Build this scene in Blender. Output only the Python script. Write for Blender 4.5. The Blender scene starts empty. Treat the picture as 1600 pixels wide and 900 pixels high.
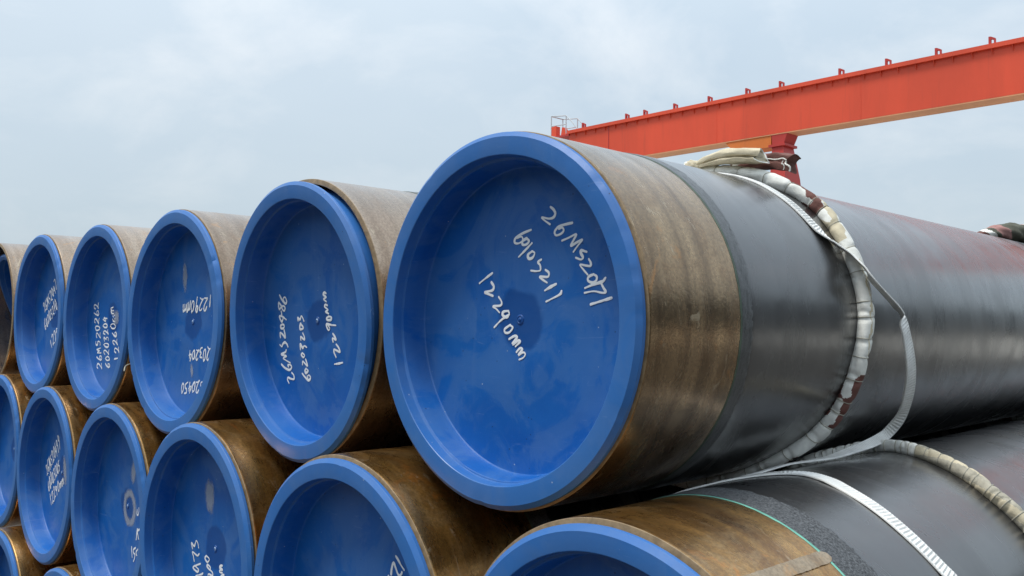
import bpy, bmesh, math, random
from mathutils import Vector, Matrix, Euler

random.seed(7)
scene = bpy.context.scene
COL = scene.collection
R_ = math.radians
PI = math.pi

# ------------------------------------------------------------------ camera
cam_d = bpy.data.cameras.new("camera")
cam = bpy.data.objects.new("camera", cam_d)
COL.objects.link(cam)
cr = Vector((0.69314936, 0.72070704, 0.01119495))
cu = Vector((0.02247399, -0.0371333, 0.99905757))
cf = Vector((-0.72044353, 0.69224452, 0.04193608))
m = Matrix((cr, cu, -cf)).transposed().to_4x4()
m.translation = Vector((1.55562034, -1.43233163, -0.01164368))
cam.matrix_world = m
cam_d.sensor_width = 36.0
cam_d.lens = 1365.7176648678847 / 1600 * 36
cam_d.clip_start = 0.05
cam_d.clip_end = 5000
scene.camera = cam

# ------------------------------------------------------------------ light
SUN_EL, SUN_AZ = R_(68), R_(206)          # azimuth clockwise from +Y
world = bpy.data.worlds.new("World")
scene.world = world
world.use_nodes = True


def N(nt, typ, **kw):
    n = nt.nodes.new(typ)
    for k, v in kw.items():
        setattr(n, k, v)
    return n


def setv(node, **kw):
    for k, v in kw.items():
        node.inputs[k.replace('_', ' ')].default_value = v
    return node


def build_world():
    nt = world.node_tree
    nt.nodes.clear()
    L = nt.links.new
    out = N(nt, 'ShaderNodeOutputWorld')
    bg = N(nt, 'ShaderNodeBackground')
    bg.inputs['Strength'].default_value = 0.077
    sky = N(nt, 'ShaderNodeTexSky', sky_type='NISHITA', sun_disc=False)
    sky.sun_elevation = SUN_EL
    sky.sun_rotation = SUN_AZ
    sky.air_density = 1.0
    sky.dust_density = 2.0
    tc = N(nt, 'ShaderNodeTexCoord')
    sep = N(nt, 'ShaderNodeSeparateXYZ')
    L(tc.outputs['Generated'], sep.inputs[0])
    add = N(nt, 'ShaderNodeMath', operation='ADD')
    add.inputs[1].default_value = 0.32
    mx = N(nt, 'ShaderNodeMath', operation='MAXIMUM')
    mx.inputs[1].default_value = 0.0
    L(sep.outputs['Z'], mx.inputs[0])
    L(mx.outputs[0], add.inputs[0])
    cmb = N(nt, 'ShaderNodeCombineXYZ')
    for a in 'XY':
        d = N(nt, 'ShaderNodeMath', operation='DIVIDE')
        L(sep.outputs[a], d.inputs[0])
        L(add.outputs[0], d.inputs[1])
        L(d.outputs[0], cmb.inputs[a])
    # two cloud layers: broad grey masses and soft bright wisps
    n1 = N(nt, 'ShaderNodeTexNoise')
    setv(n1, Scale=1.1, Detail=5.0, Roughness=0.5, Distortion=0.4)
    n2 = N(nt, 'ShaderNodeTexNoise')
    setv(n2, Scale=2.4, Detail=8.0, Roughness=0.58, Distortion=0.35)
    mp = N(nt, 'ShaderNodeMapping')
    mp.inputs['Location'].default_value = (3.3, 1.7, 0.0)
    L(cmb.outputs[0], mp.inputs['Vector'])
    L(cmb.outputs[0], n1.inputs['Vector'])
    L(mp.outputs[0], n2.inputs['Vector'])
    r1 = N(nt, 'ShaderNodeValToRGB')
    r1.color_ramp.elements[0].position = 0.36
    r1.color_ramp.elements[0].color = (3.7, 4.45, 5.15, 1)
    r1.color_ramp.elements[1].position = 0.66
    r1.color_ramp.elements[1].color = (4.3, 4.95, 5.5, 1)
    L(n1.outputs['Fac'], r1.inputs[0])
    r2 = N(nt, 'ShaderNodeValToRGB')
    r2.color_ramp.elements[0].position = 0.47
    r2.color_ramp.elements[0].color = (0, 0, 0, 1)
    r2.color_ramp.elements[1].position = 0.72
    r2.color_ramp.elements[1].color = (0.6, 0.6, 0.6, 1)
    L(n2.outputs['Fac'], r2.inputs[0])
    m1 = N(nt, 'ShaderNodeMix', data_type='RGBA')
    L(r2.outputs[0], m1.inputs['Factor'])
    L(r1.outputs[0], m1.inputs['A'])
    m1.inputs['B'].default_value = (5.9, 6.15, 6.35, 1)
    # paler and bluer veil low down
    hz = N(nt, 'ShaderNodeMapRange')
    setv(hz, From_Min=0.0, From_Max=0.28, To_Min=0.75, To_Max=0.0)
    L(sep.outputs['Z'], hz.inputs['Value'])
    m2 = N(nt, 'ShaderNodeMix', data_type='RGBA')
    L(hz.outputs[0], m2.inputs['Factor'])
    L(m1.outputs['Result'], m2.inputs['A'])
    m2.inputs['B'].default_value = (4.45, 5.3, 5.85, 1)
    m3 = N(nt, 'ShaderNodeMix', data_type='RGBA')
    m3.inputs['Factor'].default_value = 0.92
    L(sky.outputs[0], m3.inputs['A'])
    L(m2.outputs['Result'], m3.inputs['B'])
    # an overcast sky grows brighter towards the zenith
    up = N(nt, 'ShaderNodeMath', operation='MULTIPLY_ADD')
    up.inputs[1].default_value = 1.15
    up.inputs[2].default_value = 0.86
    L(mx.outputs[0], up.inputs[0])
    m4 = N(nt, 'ShaderNodeVectorMath', operation='SCALE')
    L(m3.outputs['Result'], m4.inputs[0])
    L(up.outputs[0], m4.inputs['Scale'])
    L(m4.outputs[0], bg.inputs['Color'])
    L(bg.outputs[0], out.inputs[0])


build_world()
sun_d = bpy.data.lights.new("sun", 'SUN')
sun_d.energy = 1.5
sun_d.angle = R_(16)
sun_d.color = (1.0, 0.96, 0.9)
sun = bpy.data.objects.new("sun", sun_d)
COL.objects.link(sun)
sd = Vector((math.sin(SUN_AZ) * math.cos(SUN_EL), math.cos(SUN_AZ) * math.cos(SUN_EL), math.sin(SUN_EL)))
sun.rotation_euler = sd.to_track_quat('Z', 'Y').to_euler()
sun.location = (0, 0, 30)

vs = scene.view_settings
vs.view_transform = 'Standard'
vs.look = 'None'
vs.exposure = 0.85
vs.gamma = 1.0
vs.use_curve_mapping = False


# ------------------------------------------------------------------ materials
class Mat:
    """small wrapper round a Principled material's node tree"""

    def __init__(self, name):
        self.m = bpy.data.materials.new(name)
        self.m.use_nodes = True
        self.nt = self.m.node_tree
        self.b = self.nt.nodes['Principled BSDF']
        self.tc = N(self.nt, 'ShaderNodeTexCoord')

    def link(self, a, b):
        self.nt.links.new(a, b)

    def mapped(self, scale=(1, 1, 1), loc=(0, 0, 0), src=None):
        mp = N(self.nt, 'ShaderNodeMapping')
        mp.inputs['Scale'].default_value = scale
        mp.inputs['Location'].default_value = loc
        self.link(src or self.tc.outputs['Object'], mp.inputs['Vector'])
        return mp.outputs[0]

    def noise(self, vec, scale, detail=4.0, rough=0.55, dist=0.0):
        n = N(self.nt, 'ShaderNodeTexNoise')
        setv(n, Scale=scale, Detail=detail, Roughness=rough, Distortion=dist)
        self.link(vec, n.inputs['Vector'])
        return n.outputs['Fac']

    def ramp(self, fac, stops):
        r = N(self.nt, 'ShaderNodeValToRGB')
        e = r.color_ramp.elements
        while len(e) < len(stops):
            e.new(0.5)
        for el, (pos, c) in zip(e, stops):
            el.position = pos
            el.color = (c, c, c, 1) if isinstance(c, (int, float)) else (*c, 1)
        self.link(fac, r.inputs[0])
        return r.outputs[0]

    def mix(self, fac, a, b, blend='MIX'):
        n = N(self.nt, 'ShaderNodeMix', data_type='RGBA', blend_type=blend)
        for sock, v in (('Factor', fac), ('A', a), ('B', b)):
            if isinstance(v, (int, float)):
                n.inputs[sock].default_value = v if sock == 'Factor' else (v, v, v, 1)
            elif isinstance(v, tuple):
                n.inputs[sock].default_value = (*v, 1)
            else:
                self.link(v, n.inputs[sock])
        return n.outputs['Result']

    def math(self, op, a, b=0.0, c=0.0):
        n = N(self.nt, 'ShaderNodeMath', operation=op)
        for i, v in enumerate((a, b, c)):
            if isinstance(v, (int, float)):
                n.inputs[i].default_value = v
            else:
                self.link(v, n.inputs[i])
        return n.outputs[0]

    def bump(self, h, strength=0.3, dist=0.01, prev=None):
        n = N(self.nt, 'ShaderNodeBump')
        setv(n, Strength=strength, Distance=dist)
        self.link(h, n.inputs['Height'])
        if prev is not None:
            self.link(prev, n.inputs['Normal'])
        self.link(n.outputs[0], self.b.inputs['Normal'])
        return n.outputs[0]

    def set(self, sock, v):
        if isinstance(v, (int, float)):
            self.b.inputs[sock].default_value = v
        elif isinstance(v, tuple):
            self.b.inputs[sock].default_value = (*v, 1)
        else:
            self.link(v, self.b.inputs[sock])

    def jitter(self, vec, amount=20.0):
        """offset coordinates by the object's random number so copies differ"""
        oi = N(self.nt, 'ShaderNodeObjectInfo')
        a = N(self.nt, 'ShaderNodeVectorMath', operation='ADD')
        mu = self.math('MULTIPLY', oi.outputs['Random'], amount)
        self.link(vec, a.inputs[0])
        self.link(mu, a.inputs[1])
        return a.outputs[0]


def mat_blue():
    M = Mat("blue_plastic")
    co = M.jitter(M.tc.outputs['Object'])
    big = M.noise(co, 3.2, 4, 0.55, 0.8)
    base = M.mix(M.ramp(big, [(0.32, 0.0), (0.68, 1.0)]), (0.001, 0.097, 0.40), (0.006, 0.126, 0.435))
    # mould flow mark round the centre: darker, cleaner plastic
    sp = N(M.nt, 'ShaderNodeSeparateXYZ')
    M.link(M.tc.outputs['Object'], sp.inputs[0])
    rr = M.math('SQRT', M.math('ADD', M.math('POWER', sp.outputs['X'], 2.0), M.math('POWER', sp.outputs['Z'], 2.0)))
    warp = M.noise(co, 9.0, 3, 0.5)
    rw = M.math('ADD', rr, M.math('MULTIPLY', M.math('SUBTRACT', warp, 0.5), 0.09))
    flow = M.ramp(rw, [(0.068, 1.0), (0.080, 0.0)])
    # handled rim: paler, scuffed
    base = M.mix(M.ramp(rr, [(0.386, 0.0), (0.398, 0.75)]), base, (0.038, 0.165, 0.46))
    # cloudy patches of dried water and dust, with soft edges
    cl = M.noise(M.jitter(co, 5.0), 4.2, 6, 0.6, 1.6)
    base = M.mix(M.ramp(cl, [(0.46, 0.0), (0.53, 0.48), (0.70, 0.66)]), base, (0.050, 0.160, 0.42))
    dust = M.ramp(M.noise(co, 7.0, 8, 0.68, 0.9), [(0.52, 0.0), (0.76, 0.30)])
    base = M.mix(dust, base, (0.11, 0.22, 0.46))
    run = M.noise(M.jitter(M.mapped((22, 6, 1.6)), 3.0), 1.0, 6, 0.62, 0.5)
    base = M.mix(M.ramp(run, [(0.60, 0.0), (0.75, 0.24)]), base, (0.10, 0.21, 0.46))
    sc = M.noise(M.jitter(M.mapped((3.5, 3, 30), (0, 0, 0))), 2.0, 8, 0.66, 1.8)
    base = M.mix(M.ramp(sc, [(0.63, 0.0), (0.70, 0.22)]), base, (0.22, 0.33, 0.56))
    sc2 = M.noise(M.jitter(M.mapped((60, 8, 8)), 17.0), 2.0, 6, 0.6, 2.5)
    base = M.mix(M.ramp(sc2, [(0.69, 0.0), (0.72, 0.3)]), base, (0.28, 0.40, 0.62))
    base = M.mix(M.math('MULTIPLY', flow, 0.8), base, (0.001, 0.060, 0.26))
    # specks of dirt
    v = N(M.nt, 'ShaderNodeTexVoronoi')
    setv(v, Scale=34.0)
    M.link(co, v.inputs['Vector'])
    spk = M.ramp(v.outputs['Distance'], [(0.045, 1.0), (0.075, 0.0)])
    gate = M.ramp(M.noise(co, 3.0, 2), [(0.5, 0.0), (0.54, 1.0)])
    base = M.mix(M.math('MULTIPLY', M.math('MULTIPLY', spk, gate), 0.8), base, (0.012, 0.02, 0.05))
    v2 = N(M.nt, 'ShaderNodeTexVoronoi')
    setv(v2, Scale=16.0)
    M.link(M.jitter(M.tc.outputs['Object'], 47.0), v2.inputs['Vector'])
    base = M.mix(M.ramp(v2.outputs['Distance'], [(0.02, 0.7), (0.036, 0.0)]), base, (0.5, 0.55, 0.62))
    M.set('Base Color', base)
    M.set('Roughness', M.ramp(big, [(0.3, 0.36), (0.75, 0.52)]))
    M.set('Specular IOR Level', 0.5)
    h = M.noise(co, 2.4, 3, 0.5)
    b1 = M.bump(h, 0.35, 0.03)
    M.bump(M.noise(co, 60.0, 4, 0.6), 0.06, 0.004, b1)
    return M.m


def mat_steel(name, c1, c2, c3, gloss):
    """mill-brown steel under a worn clear varnish"""
    M = Mat(name)
    co = M.tc.outputs['Object']
    # streaks that run round the girth: stretched in the ring direction
    st = M.noise(M.jitter(M.mapped((0.9, 15, 0.9))), 1.0, 3, 0.5, 0.3)
    st2 = M.noise(M.jitter(M.mapped((16, 40, 16)), 3.0), 1.0, 6, 0.7, 0.3)
    st = M.math('ADD', M.math('MULTIPLY', st, 0.86), M.math('MULTIPLY', st2, 0.14))
    bl = M.noise(M.jitter(co, 31.0), 9.0, 9, 0.72, 0.9)
    fine = M.noise(M.jitter(co), 130.0, 4, 0.7)
    base = M.mix(M.ramp(st, [(0.34, 0.0), (0.62, 1.0)]), c1, c2)
    base = M.mix(M.ramp(bl, [(0.48, 0.0), (0.68, 0.7)]), base, c3)
    base = M.mix(M.ramp(fine, [(0.40, 0.35), (0.58, 0.0)]), base, tuple(x * 0.35 for x in c1))
    # bright orange rust blooms and pale scale flecks
    ru = M.noise(M.jitter(M.mapped((6, 8, 6)), 13.0), 1.0, 9, 0.72, 1.4)
    base = M.mix(M.ramp(ru, [(0.57, 0.0), (0.68, 0.7)]), base, (c2[0] * 1.1, c2[1] * 0.75, c2[2] * 0.4))
    pale = M.noise(M.jitter(M.mapped((9, 22, 9)), 33.0), 1.0, 9, 0.78, 0.8)
    pf = M.ramp(pale, [(0.59, 0.0), (0.66, 0.6)])
    base = M.mix(pf, base, (0.62, 0.52, 0.37))
    M.set('Base Color', base)
    M.set('Metallic', 0.9)
    M.set('Coat Weight', 0.5)
    M.set('Coat IOR', 1.6)
    cr_ = M.noise(M.jitter(M.mapped((4, 9, 4)), 9.0), 1.6, 8, 0.72, 0.5)
    rg = M.mix(pf, M.ramp(cr_, [(0.36, gloss), (0.64, gloss + 0.22)]), (0.6, 0.6, 0.6))
    M.set('Roughness', rg)
    M.set('Coat Roughness', 0.25)
    b1 = M.bump(fine, 0.22, 0.002)
    b2 = M.bump(bl, 0.10, 0.004, b1)
    M.link(b2, M.b.inputs['Coat Normal'])
    return M.m


def mat_coating():
    M = Mat("black_polyethylene")
    co = M.tc.outputs['Object']
    sp = N(M.nt, 'ShaderNodeSeparateXYZ')
    M.link(co, sp.inputs[0])
    ang = M.math('ARCTAN2', sp.outputs['Z'], sp.outputs['X'])
    ph = M.math('ADD', M.math('MULTIPLY', sp.outputs['Y'], 4.2), M.math('MULTIPLY', ang, 1 / (2 * PI)))
    fr = M.math('FRACT', ph)
    saw = M.math('ABSOLUTE', M.math('SUBTRACT', fr, 0.5))
    wrapn = M.noise(M.jitter(M.mapped((0.8, 6, 0.8))), 1.0, 2, 0.5, 0.3)
    bl = M.noise(co, 3.0, 5, 0.55, 0.7)
    dirt = M.ramp(M.noise(M.mapped((2, 12, 2), (4, 1, 0)), 1.6, 7, 0.66, 0.6), [(0.46, 0.0), (0.85, 0.4)])
    base = M.mix(bl, (0.012, 0.012, 0.013), (0.024, 0.023, 0.024))
    base = M.mix(dirt, base, (0.04, 0.039, 0.039))
    M.set('Base Color', base)
    M.set('Roughness', M.ramp(M.noise(co, 2.6, 6, 0.6, 0.8), [(0.3, 0.25), (0.75, 0.42)]))
    M.set('Specular IOR Level', 0.5)
    M.set('Coat Weight', 1.0)
    M.set('Coat IOR', 1.75)
    M.set('Coat Roughness', M.ramp(M.noise(M.mapped((1, 1.8, 1), (2, 2, 2)), 3.4, 5, 0.6, 0.8), [(0.32, 0.17), (0.7, 0.36)]))
    b1 = M.bump(M.math('ADD', M.math('MULTIPLY', saw, 0.6), M.math('MULTIPLY', wrapn, 0.35)), 0.22, 0.012)
    b2 = M.bump(M.noise(co, 3.6, 3, 0.45), 0.22, 0.012, b1)
    M.link(b2, M.b.inputs['Coat Normal'])
    return M.m


def mat_rough_edge(name, lo, hi, bump, rough):
    M = Mat(name)
    co = M.tc.outputs['Object']
    f = M.noise(co, 190.0, 4, 0.72)
    M.set('Base Color', M.mix(M.ramp(f, [(0.38, 0.0), (0.66, 1.0)]), lo, hi))
    M.set('Roughness', rough)
    M.set('Coat Weight', 0.8 if rough < 0.5 else 0.0)
    M.set('Coat Roughness', 0.42)
    M.set('Coat IOR', 1.8)
    M.bump(M.noise(co, 230.0, 4, 0.75), bump, 0.004)
    return M.m


def mat_simple(name, c, rough=0.6, var=0.25, scale=12.0, bump=0.2, bdist=0.004, bscale=None, metallic=0.0):
    M = Mat(name)
    co = M.tc.outputs['Object']
    n = M.noise(co, scale, 6, 0.62, 0.4)
    M.set('Base Color', M.mix(M.ramp(n, [(0.3, 0.0), (0.72, 1.0)]), tuple(x * (1 - var) for x in c), tuple(min(1, x * (1 + var)) for x in c)))
    M.set('Roughness', rough)
    M.set('Metallic', metallic)
    if bump:
        M.bump(M.noise(co, bscale or scale * 6, 4, 0.65), bump, bdist)
    return M.m


def mat_crane(name, c):
    M = Mat(name)
    co = M.tc.outputs['Object']
    n = M.noise(M.mapped((0.5, 0.5, 0.12)), 1.0, 7, 0.62, 0.4)
    base = M.mix(M.ramp(n, [(0.35, 0.0), (0.7, 1.0)]), tuple(x * 0.86 for x in c), tuple(x * 1.1 for x in c))
    streak = M.noise(M.mapped((2.4, 2.4, 0.16)), 1.6, 6, 0.65)
    base = M.mix(M.ramp(streak, [(0.56, 0.0), (0.8, 0.35)]), base, (0.24, 0.045, 0.03))
    M.set('Base Color', base)
    M.set('Roughness', 0.5)
    M.bump(M.noise(co, 1.4, 4, 0.5), 0.2, 0.03)
    return M.m


def mat_smear():
    M = Mat("dust_smear_film")
    co = M.tc.outputs['Object']
    at = N(M.nt, 'ShaderNodeAttribute')
    at.attribute_name = 'fade'
    n = M.noise(M.mapped((1, 1, 0.5)), 26.0, 6, 0.65, 0.8)
    a = M.math('MULTIPLY', M.ramp(M.math('ADD', M.math('MULTIPLY', at.outputs['Fac'], 0.9), M.math('MULTIPLY', M.math('SUBTRACT', n, 0.5), 1.3)), [(0.22, 0.0), (0.62, 1.0)]), 0.62)
    M.set('Base Color', (0.40, 0.44, 0.52))
    M.set('Roughness', 0.8)
    M.set('Alpha', a)
    return M.m


BLUE = mat_blue()
STEEL_A = mat_steel("varnished_steel", (0.13, 0.070, 0.026), (0.43, 0.285, 0.148), (0.25, 0.135, 0.052), 0.12)
STEEL_B = mat_steel("rust_stained_steel", (0.25, 0.11, 0.024), (0.62, 0.335, 0.09), (0.58, 0.385, 0.18), 0.2)
STEEL_C = mat_steel("pale_scaled_steel", (0.26, 0.175, 0.115), (0.52, 0.395, 0.29), (0.38, 0.265, 0.185), 0.2)
CUT = mat_simple("cut_steel_end", (0.27, 0.19, 0.105), 0.55, 0.35, 40, 0.3, 0.002)
COAT = mat_coating()
EDGE = mat_rough_edge('rough_cut_coating', (0.022, 0.024, 0.027), (0.155, 0.165, 0.175), 0.55, 0.6)
EDGE_FINE = mat_rough_edge('brushed_coating_edge', (0.010, 0.011, 0.012), (0.060, 0.068, 0.072), 0.5, 0.45)
GREEN = mat_simple("green_epoxy", (0.16, 0.42, 0.33), 0.5, 0.3, 20, 0.1)
DULL_GREEN = mat_simple("dull_epoxy", (0.085, 0.12, 0.085), 0.5, 0.4, 20, 0.1)
def mat_marker():
    M = Mat("white_marker")
    co = M.tc.outputs['Object']
    M.set('Base Color', (0.86, 0.88, 0.90))
    M.set('Roughness', 0.65)
    n = M.noise(co, 95.0, 5, 0.7, 0.5)
    thin = M.noise(co, 14.0, 3, 0.5)
    M.set('Alpha', M.ramp(M.math('ADD', M.math('MULTIPLY', n, 0.55), M.math('MULTIPLY', thin, 0.6)), [(0.36, 0.5), (0.46, 1.0)]))
    return M.m


MARKER = mat_marker()
SPRUE = mat_simple("pale_blue_plastic", (0.32, 0.45, 0.66), 0.4, 0.3, 300, 0)
SMEAR = mat_smear()
WEB = mat_simple("white_webbing", (0.82, 0.82, 0.79), 0.8, 0.14, 18, 0.5, 0.002, 420)
QUILT = mat_simple("white_quilt", (0.80, 0.80, 0.745), 0.9, 0.16, 22, 0.45, 0.003, 220)
CREAM = mat_simple("cream_cloth", (0.60, 0.53, 0.38), 0.9, 0.15, 25, 0.45, 0.003, 200)
BROWN = mat_simple("brown_cloth", (0.165, 0.07, 0.056), 0.85, 0.25, 25, 0.45, 0.003, 200)
PINK = mat_simple("dusty_pink_cloth", (0.36, 0.19, 0.17), 0.9, 0.2, 25, 0.4, 0.003, 200)
OLIVE = mat_simple("olive_grey_cloth", (0.10, 0.10, 0.075), 0.9, 0.25, 25, 0.4, 0.003, 200)
DIRTY = mat_simple("dirty_beige_cloth", (0.42, 0.39, 0.31), 0.9, 0.28, 30, 0.5, 0.003, 200)
CORD = mat_simple("pale_cord", (0.42, 0.40, 0.33), 0.9, 0.2, 60, 0)
RED = mat_crane("red_crane_paint", (0.76, 0.080, 0.029))
DARKRED = mat_crane("dark_red_crane_paint", (0.50, 0.04, 0.03))
ORANGE = mat_crane("orange_crane_paint", (0.74, 0.19, 0.03))
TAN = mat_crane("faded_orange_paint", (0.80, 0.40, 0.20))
GALV = mat_simple("galvanised_steel", (0.55, 0.57, 0.58), 0.5, 0.1, 10, 0, metallic=0.2)
GROUND = mat_simple("yard_ground", (0.075, 0.07, 0.062), 0.92, 0.3, 0.7, 0.5, 0.02, 14)


# ------------------------------------------------------------------ helpers
def link_obj(name, me, mats, parent=None):
    o = bpy.data.objects.new(name, me)
    for mt in (mats if isinstance(mats, (list, tuple)) else [mats]):
        if mt.name not in [x.name for x in me.materials if x]:
            me.materials.append(mt)
    COL.objects.link(o)
    if parent is not None:
        o.parent = parent
    return o


def finish(bm, name, mats, parent=None, smooth=True, angle=35):
    bmesh.ops.recalc_face_normals(bm, faces=bm.faces[:])
    me = bpy.data.meshes.new(name)
    bm.to_mesh(me)
    bm.free()
    if smooth:
        for p in me.polygons:
            p.use_smooth = True
        me.set_sharp_from_angle(angle=R_(angle))
    return link_obj(name, me, mats, parent)


def empty(name, loc, label, cat, group=None, rot=(0, 0, 0)):
    o = bpy.data.objects.new(name, None)
    o.empty_display_size = 0.2
    o.location = loc
    o.rotation_euler = rot
    COL.objects.link(o)
    o['label'] = label
    o['category'] = cat
    if group:
        o['group'] = group
    return o


def lathe(bm, prof, seg=160, closed=False, mat=0, jit=None):
    """revolve (r, y) profile round the Y axis"""
    rings = []
    for (r, y) in prof:
        if r < 1e-5:
            rings.append([bm.verts.new((0, y, 0))])
        else:
            rings.append([bm.verts.new((r * math.cos(2 * PI * i / seg), y + (jit(i, r, y) if jit else 0), r * math.sin(2 * PI * i / seg))) for i in range(seg)])
    pairs = list(zip(rings, rings[1:]))
    if closed:
        pairs.append((rings[-1], rings[0]))
    for a, b in pairs:
        for i in range(seg):
            j = (i + 1) % seg
            if len(a) == 1 and len(b) == 1:
                continue
            if len(a) == 1:
                f = bm.faces.new((a[0], b[j], b[i]))
            elif len(b) == 1:
                f = bm.faces.new((a[i], a[j], b[0]))
            else:
                f = bm.faces.new((a[i], a[j], b[j], b[i]))
            f.material_index = mat
    return rings


def box(bm, x0, x1, y0, y1, z0, z1, mat=0):
    v = [bm.verts.new((x, y, z)) for x in (x0, x1) for y in (y0, y1) for z in (z0, z1)]
    for q in ((0, 1, 3, 2), (4, 6, 7, 5), (0, 4, 5, 1), (2, 3, 7, 6), (0, 2, 6, 4), (1, 5, 7, 3)):
        bm.faces.new([v[i] for i in q]).material_index = mat


def prism(bm, pts, axis, a, b, mat=0):
    """extrude an outline: axis 'y' -> pts are (x, z); axis 'x' -> pts are (y, z)"""
    def mk(p, t):
        return (p[0], t, p[1]) if axis == 'y' else (t, p[0], p[1])
    A = [bm.verts.new(mk(p, a)) for p in pts]
    B = [bm.verts.new(mk(p, b)) for p in pts]
    n = len(pts)
    bm.faces.new(A).material_index = mat
    bm.faces.new(B[::-1]).material_index = mat
    for i in range(n):
        j = (i + 1) % n
        bm.faces.new((A[i], A[j], B[j], B[i])).material_index = mat


def catmull(pts, k=6):
    P = [Vector(p) for p in pts]
    if len(P) == 2:
        return [P[0].lerp(P[1], i / k) for i in range(k + 1)]
    Q = [P[0] * 2 - P[1]] + P + [P[-1] * 2 - P[-2]]
    out = []
    for i in range(1, len(Q) - 2):
        a, b, c, d = Q[i - 1:i + 3]
        for s in range(k):
            t = s / k
            out.append(0.5 * ((2 * b) + (c - a) * t + (2 * a - 5 * b + 4 * c - d) * t * t + (3 * b - a - 3 * c + d) * t ** 3))
    out.append(P[-1])
    return out


def frames(path, up0):
    """tangent / side / up along a path"""
    fr = []
    n = len(path)
    for i, p in enumerate(path):
        t = (path[min(i + 1, n - 1)] - path[max(i - 1, 0)]).normalized()
        u = up0[i] if isinstance(up0, list) else up0
        s = t.cross(u).normalized()
        fr.append((p, t, s, s.cross(t).normalized()))
    return fr


def tube(bm, path, rad, seg=10, up=Vector((0, 0.1, 1)), mat=0, cap=True):
    rings = []
    for k, (p, t, s, u) in enumerate(frames(path, up)):
        r = rad(k) if callable(rad) else rad
        rings.append([bm.verts.new(p + (s * math.cos(2 * PI * i / seg) + u * math.sin(2 * PI * i / seg)) * r) for i in range(seg)])
    for a, b in zip(rings, rings[1:]):
        for i in range(seg):
            bm.faces.new((a[i], a[(i + 1) % seg], b[(i + 1) % seg], b[i])).material_index = mat
    if cap:
        bm.faces.new(rings[0][::-1]).material_index = mat
        bm.faces.new(rings[-1]).material_index = mat


# ------------------------------------------------------------------ pipes
R_OUT, R_IN, R_COAT, LEN = 0.457, 0.4405, 0.4608, 12.29

_cache = {}


def pipe_meshes(bare, rough, kind):
    key = (bare, rough, kind)
    if key in _cache:
        return _cache[key]
    steel = {'a': STEEL_A, 'b': STEEL_B, 'c': STEEL_C}[kind]
    # steel tube: bevelled near end, inner and outer skin
    bm = bmesh.new()
    prof = [(R_IN, LEN), (R_IN, 6.0), (R_IN, 0.6), (R_IN, 0.0), (R_IN + 0.002, 0.0)]
    lathe(bm, prof, 192, mat=0)
    ys = [0.005, 0.012, bare * 0.4, bare * 0.8, bare + 0.02, LEN - 0.2, LEN]
    lathe(bm, [(R_OUT, y) for y in ys], 192, mat=0)
    lathe(bm, [(R_IN + 0.002, 0.0), (R_OUT - 0.001, 0.0035), (R_OUT, 0.005)], 192, mat=1)
    lathe(bm, [(R_OUT, LEN), (R_IN, LEN)], 192, mat=1)
    bmesh.ops.remove_doubles(bm, verts=bm.verts[:], dist=1e-5)
    tube_me = finish(bm, 'steel_tube', [steel, CUT])
    # epoxy line, ragged coating edge, black coating
    rnd = random.Random(int(bare * 1000))
    bm = bmesh.new()
    w = [rnd.uniform(-0.0012, 0.0012) for _ in range(192)]
    lathe(bm, [(R_OUT + 0.0004, bare - 0.004), (R_OUT + 0.0011, bare - 0.002), (R_OUT + 0.0011, bare + 0.004)], 192, jit=lambda i, r, y: w[i] if y < bare else 0)
    line_me = finish(bm, 'epoxy_line', GREEN if bare == 0.352 else DULL_GREEN)
    bm = bmesh.new()
    n = 9
    prof = []
    for k in range(n + 1):
        t = k / n
        prof.append((R_OUT + 0.0015 + (R_COAT - R_OUT - 0.0016) * t, bare + 0.003 + (rough - 0.003) * t))
    rings = lathe(bm, prof, 288)
    for k, ring in enumerate(rings[1:]):
        for v in ring:
            d = rnd.uniform(-0.0006, 0.0007)
            rr = math.hypot(v.co.x, v.co.z)
            v.co.x *= (rr + d) / rr
            v.co.z *= (rr + d) / rr
            v.co.y += rnd.uniform(-0.002, 0.002) * (2.2 if k == n - 1 else 1.0)
    edge_me = finish(bm, 'coating_edge', EDGE if rough > 0.06 else EDGE_FINE, angle=60)
    bm = bmesh.new()
    cs = bare + rough
    ys = [cs - 0.008, cs, cs + 0.01]
    y = cs + 0.1
    while y < LEN - 0.3:
        ys.append(y)
        y *= 1.25
    ys.append(LEN - 0.25)
    rad = lambda y: R_COAT - 0.0012 if y < cs - 0.004 else (R_COAT - 0.0003 if y <= cs else R_COAT)
    lathe(bm, [(rad(y), y) for y in ys] + [(R_OUT + 0.0005, LEN - 0.2)], 192)
    coat_me = finish(bm, 'coating', COAT)
    out = []
    for o in (tube_me, line_me, edge_me, coat_me):
        out.append(o.data)
        bpy.data.objects.remove(o)
    _cache[key] = out
    return out


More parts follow.
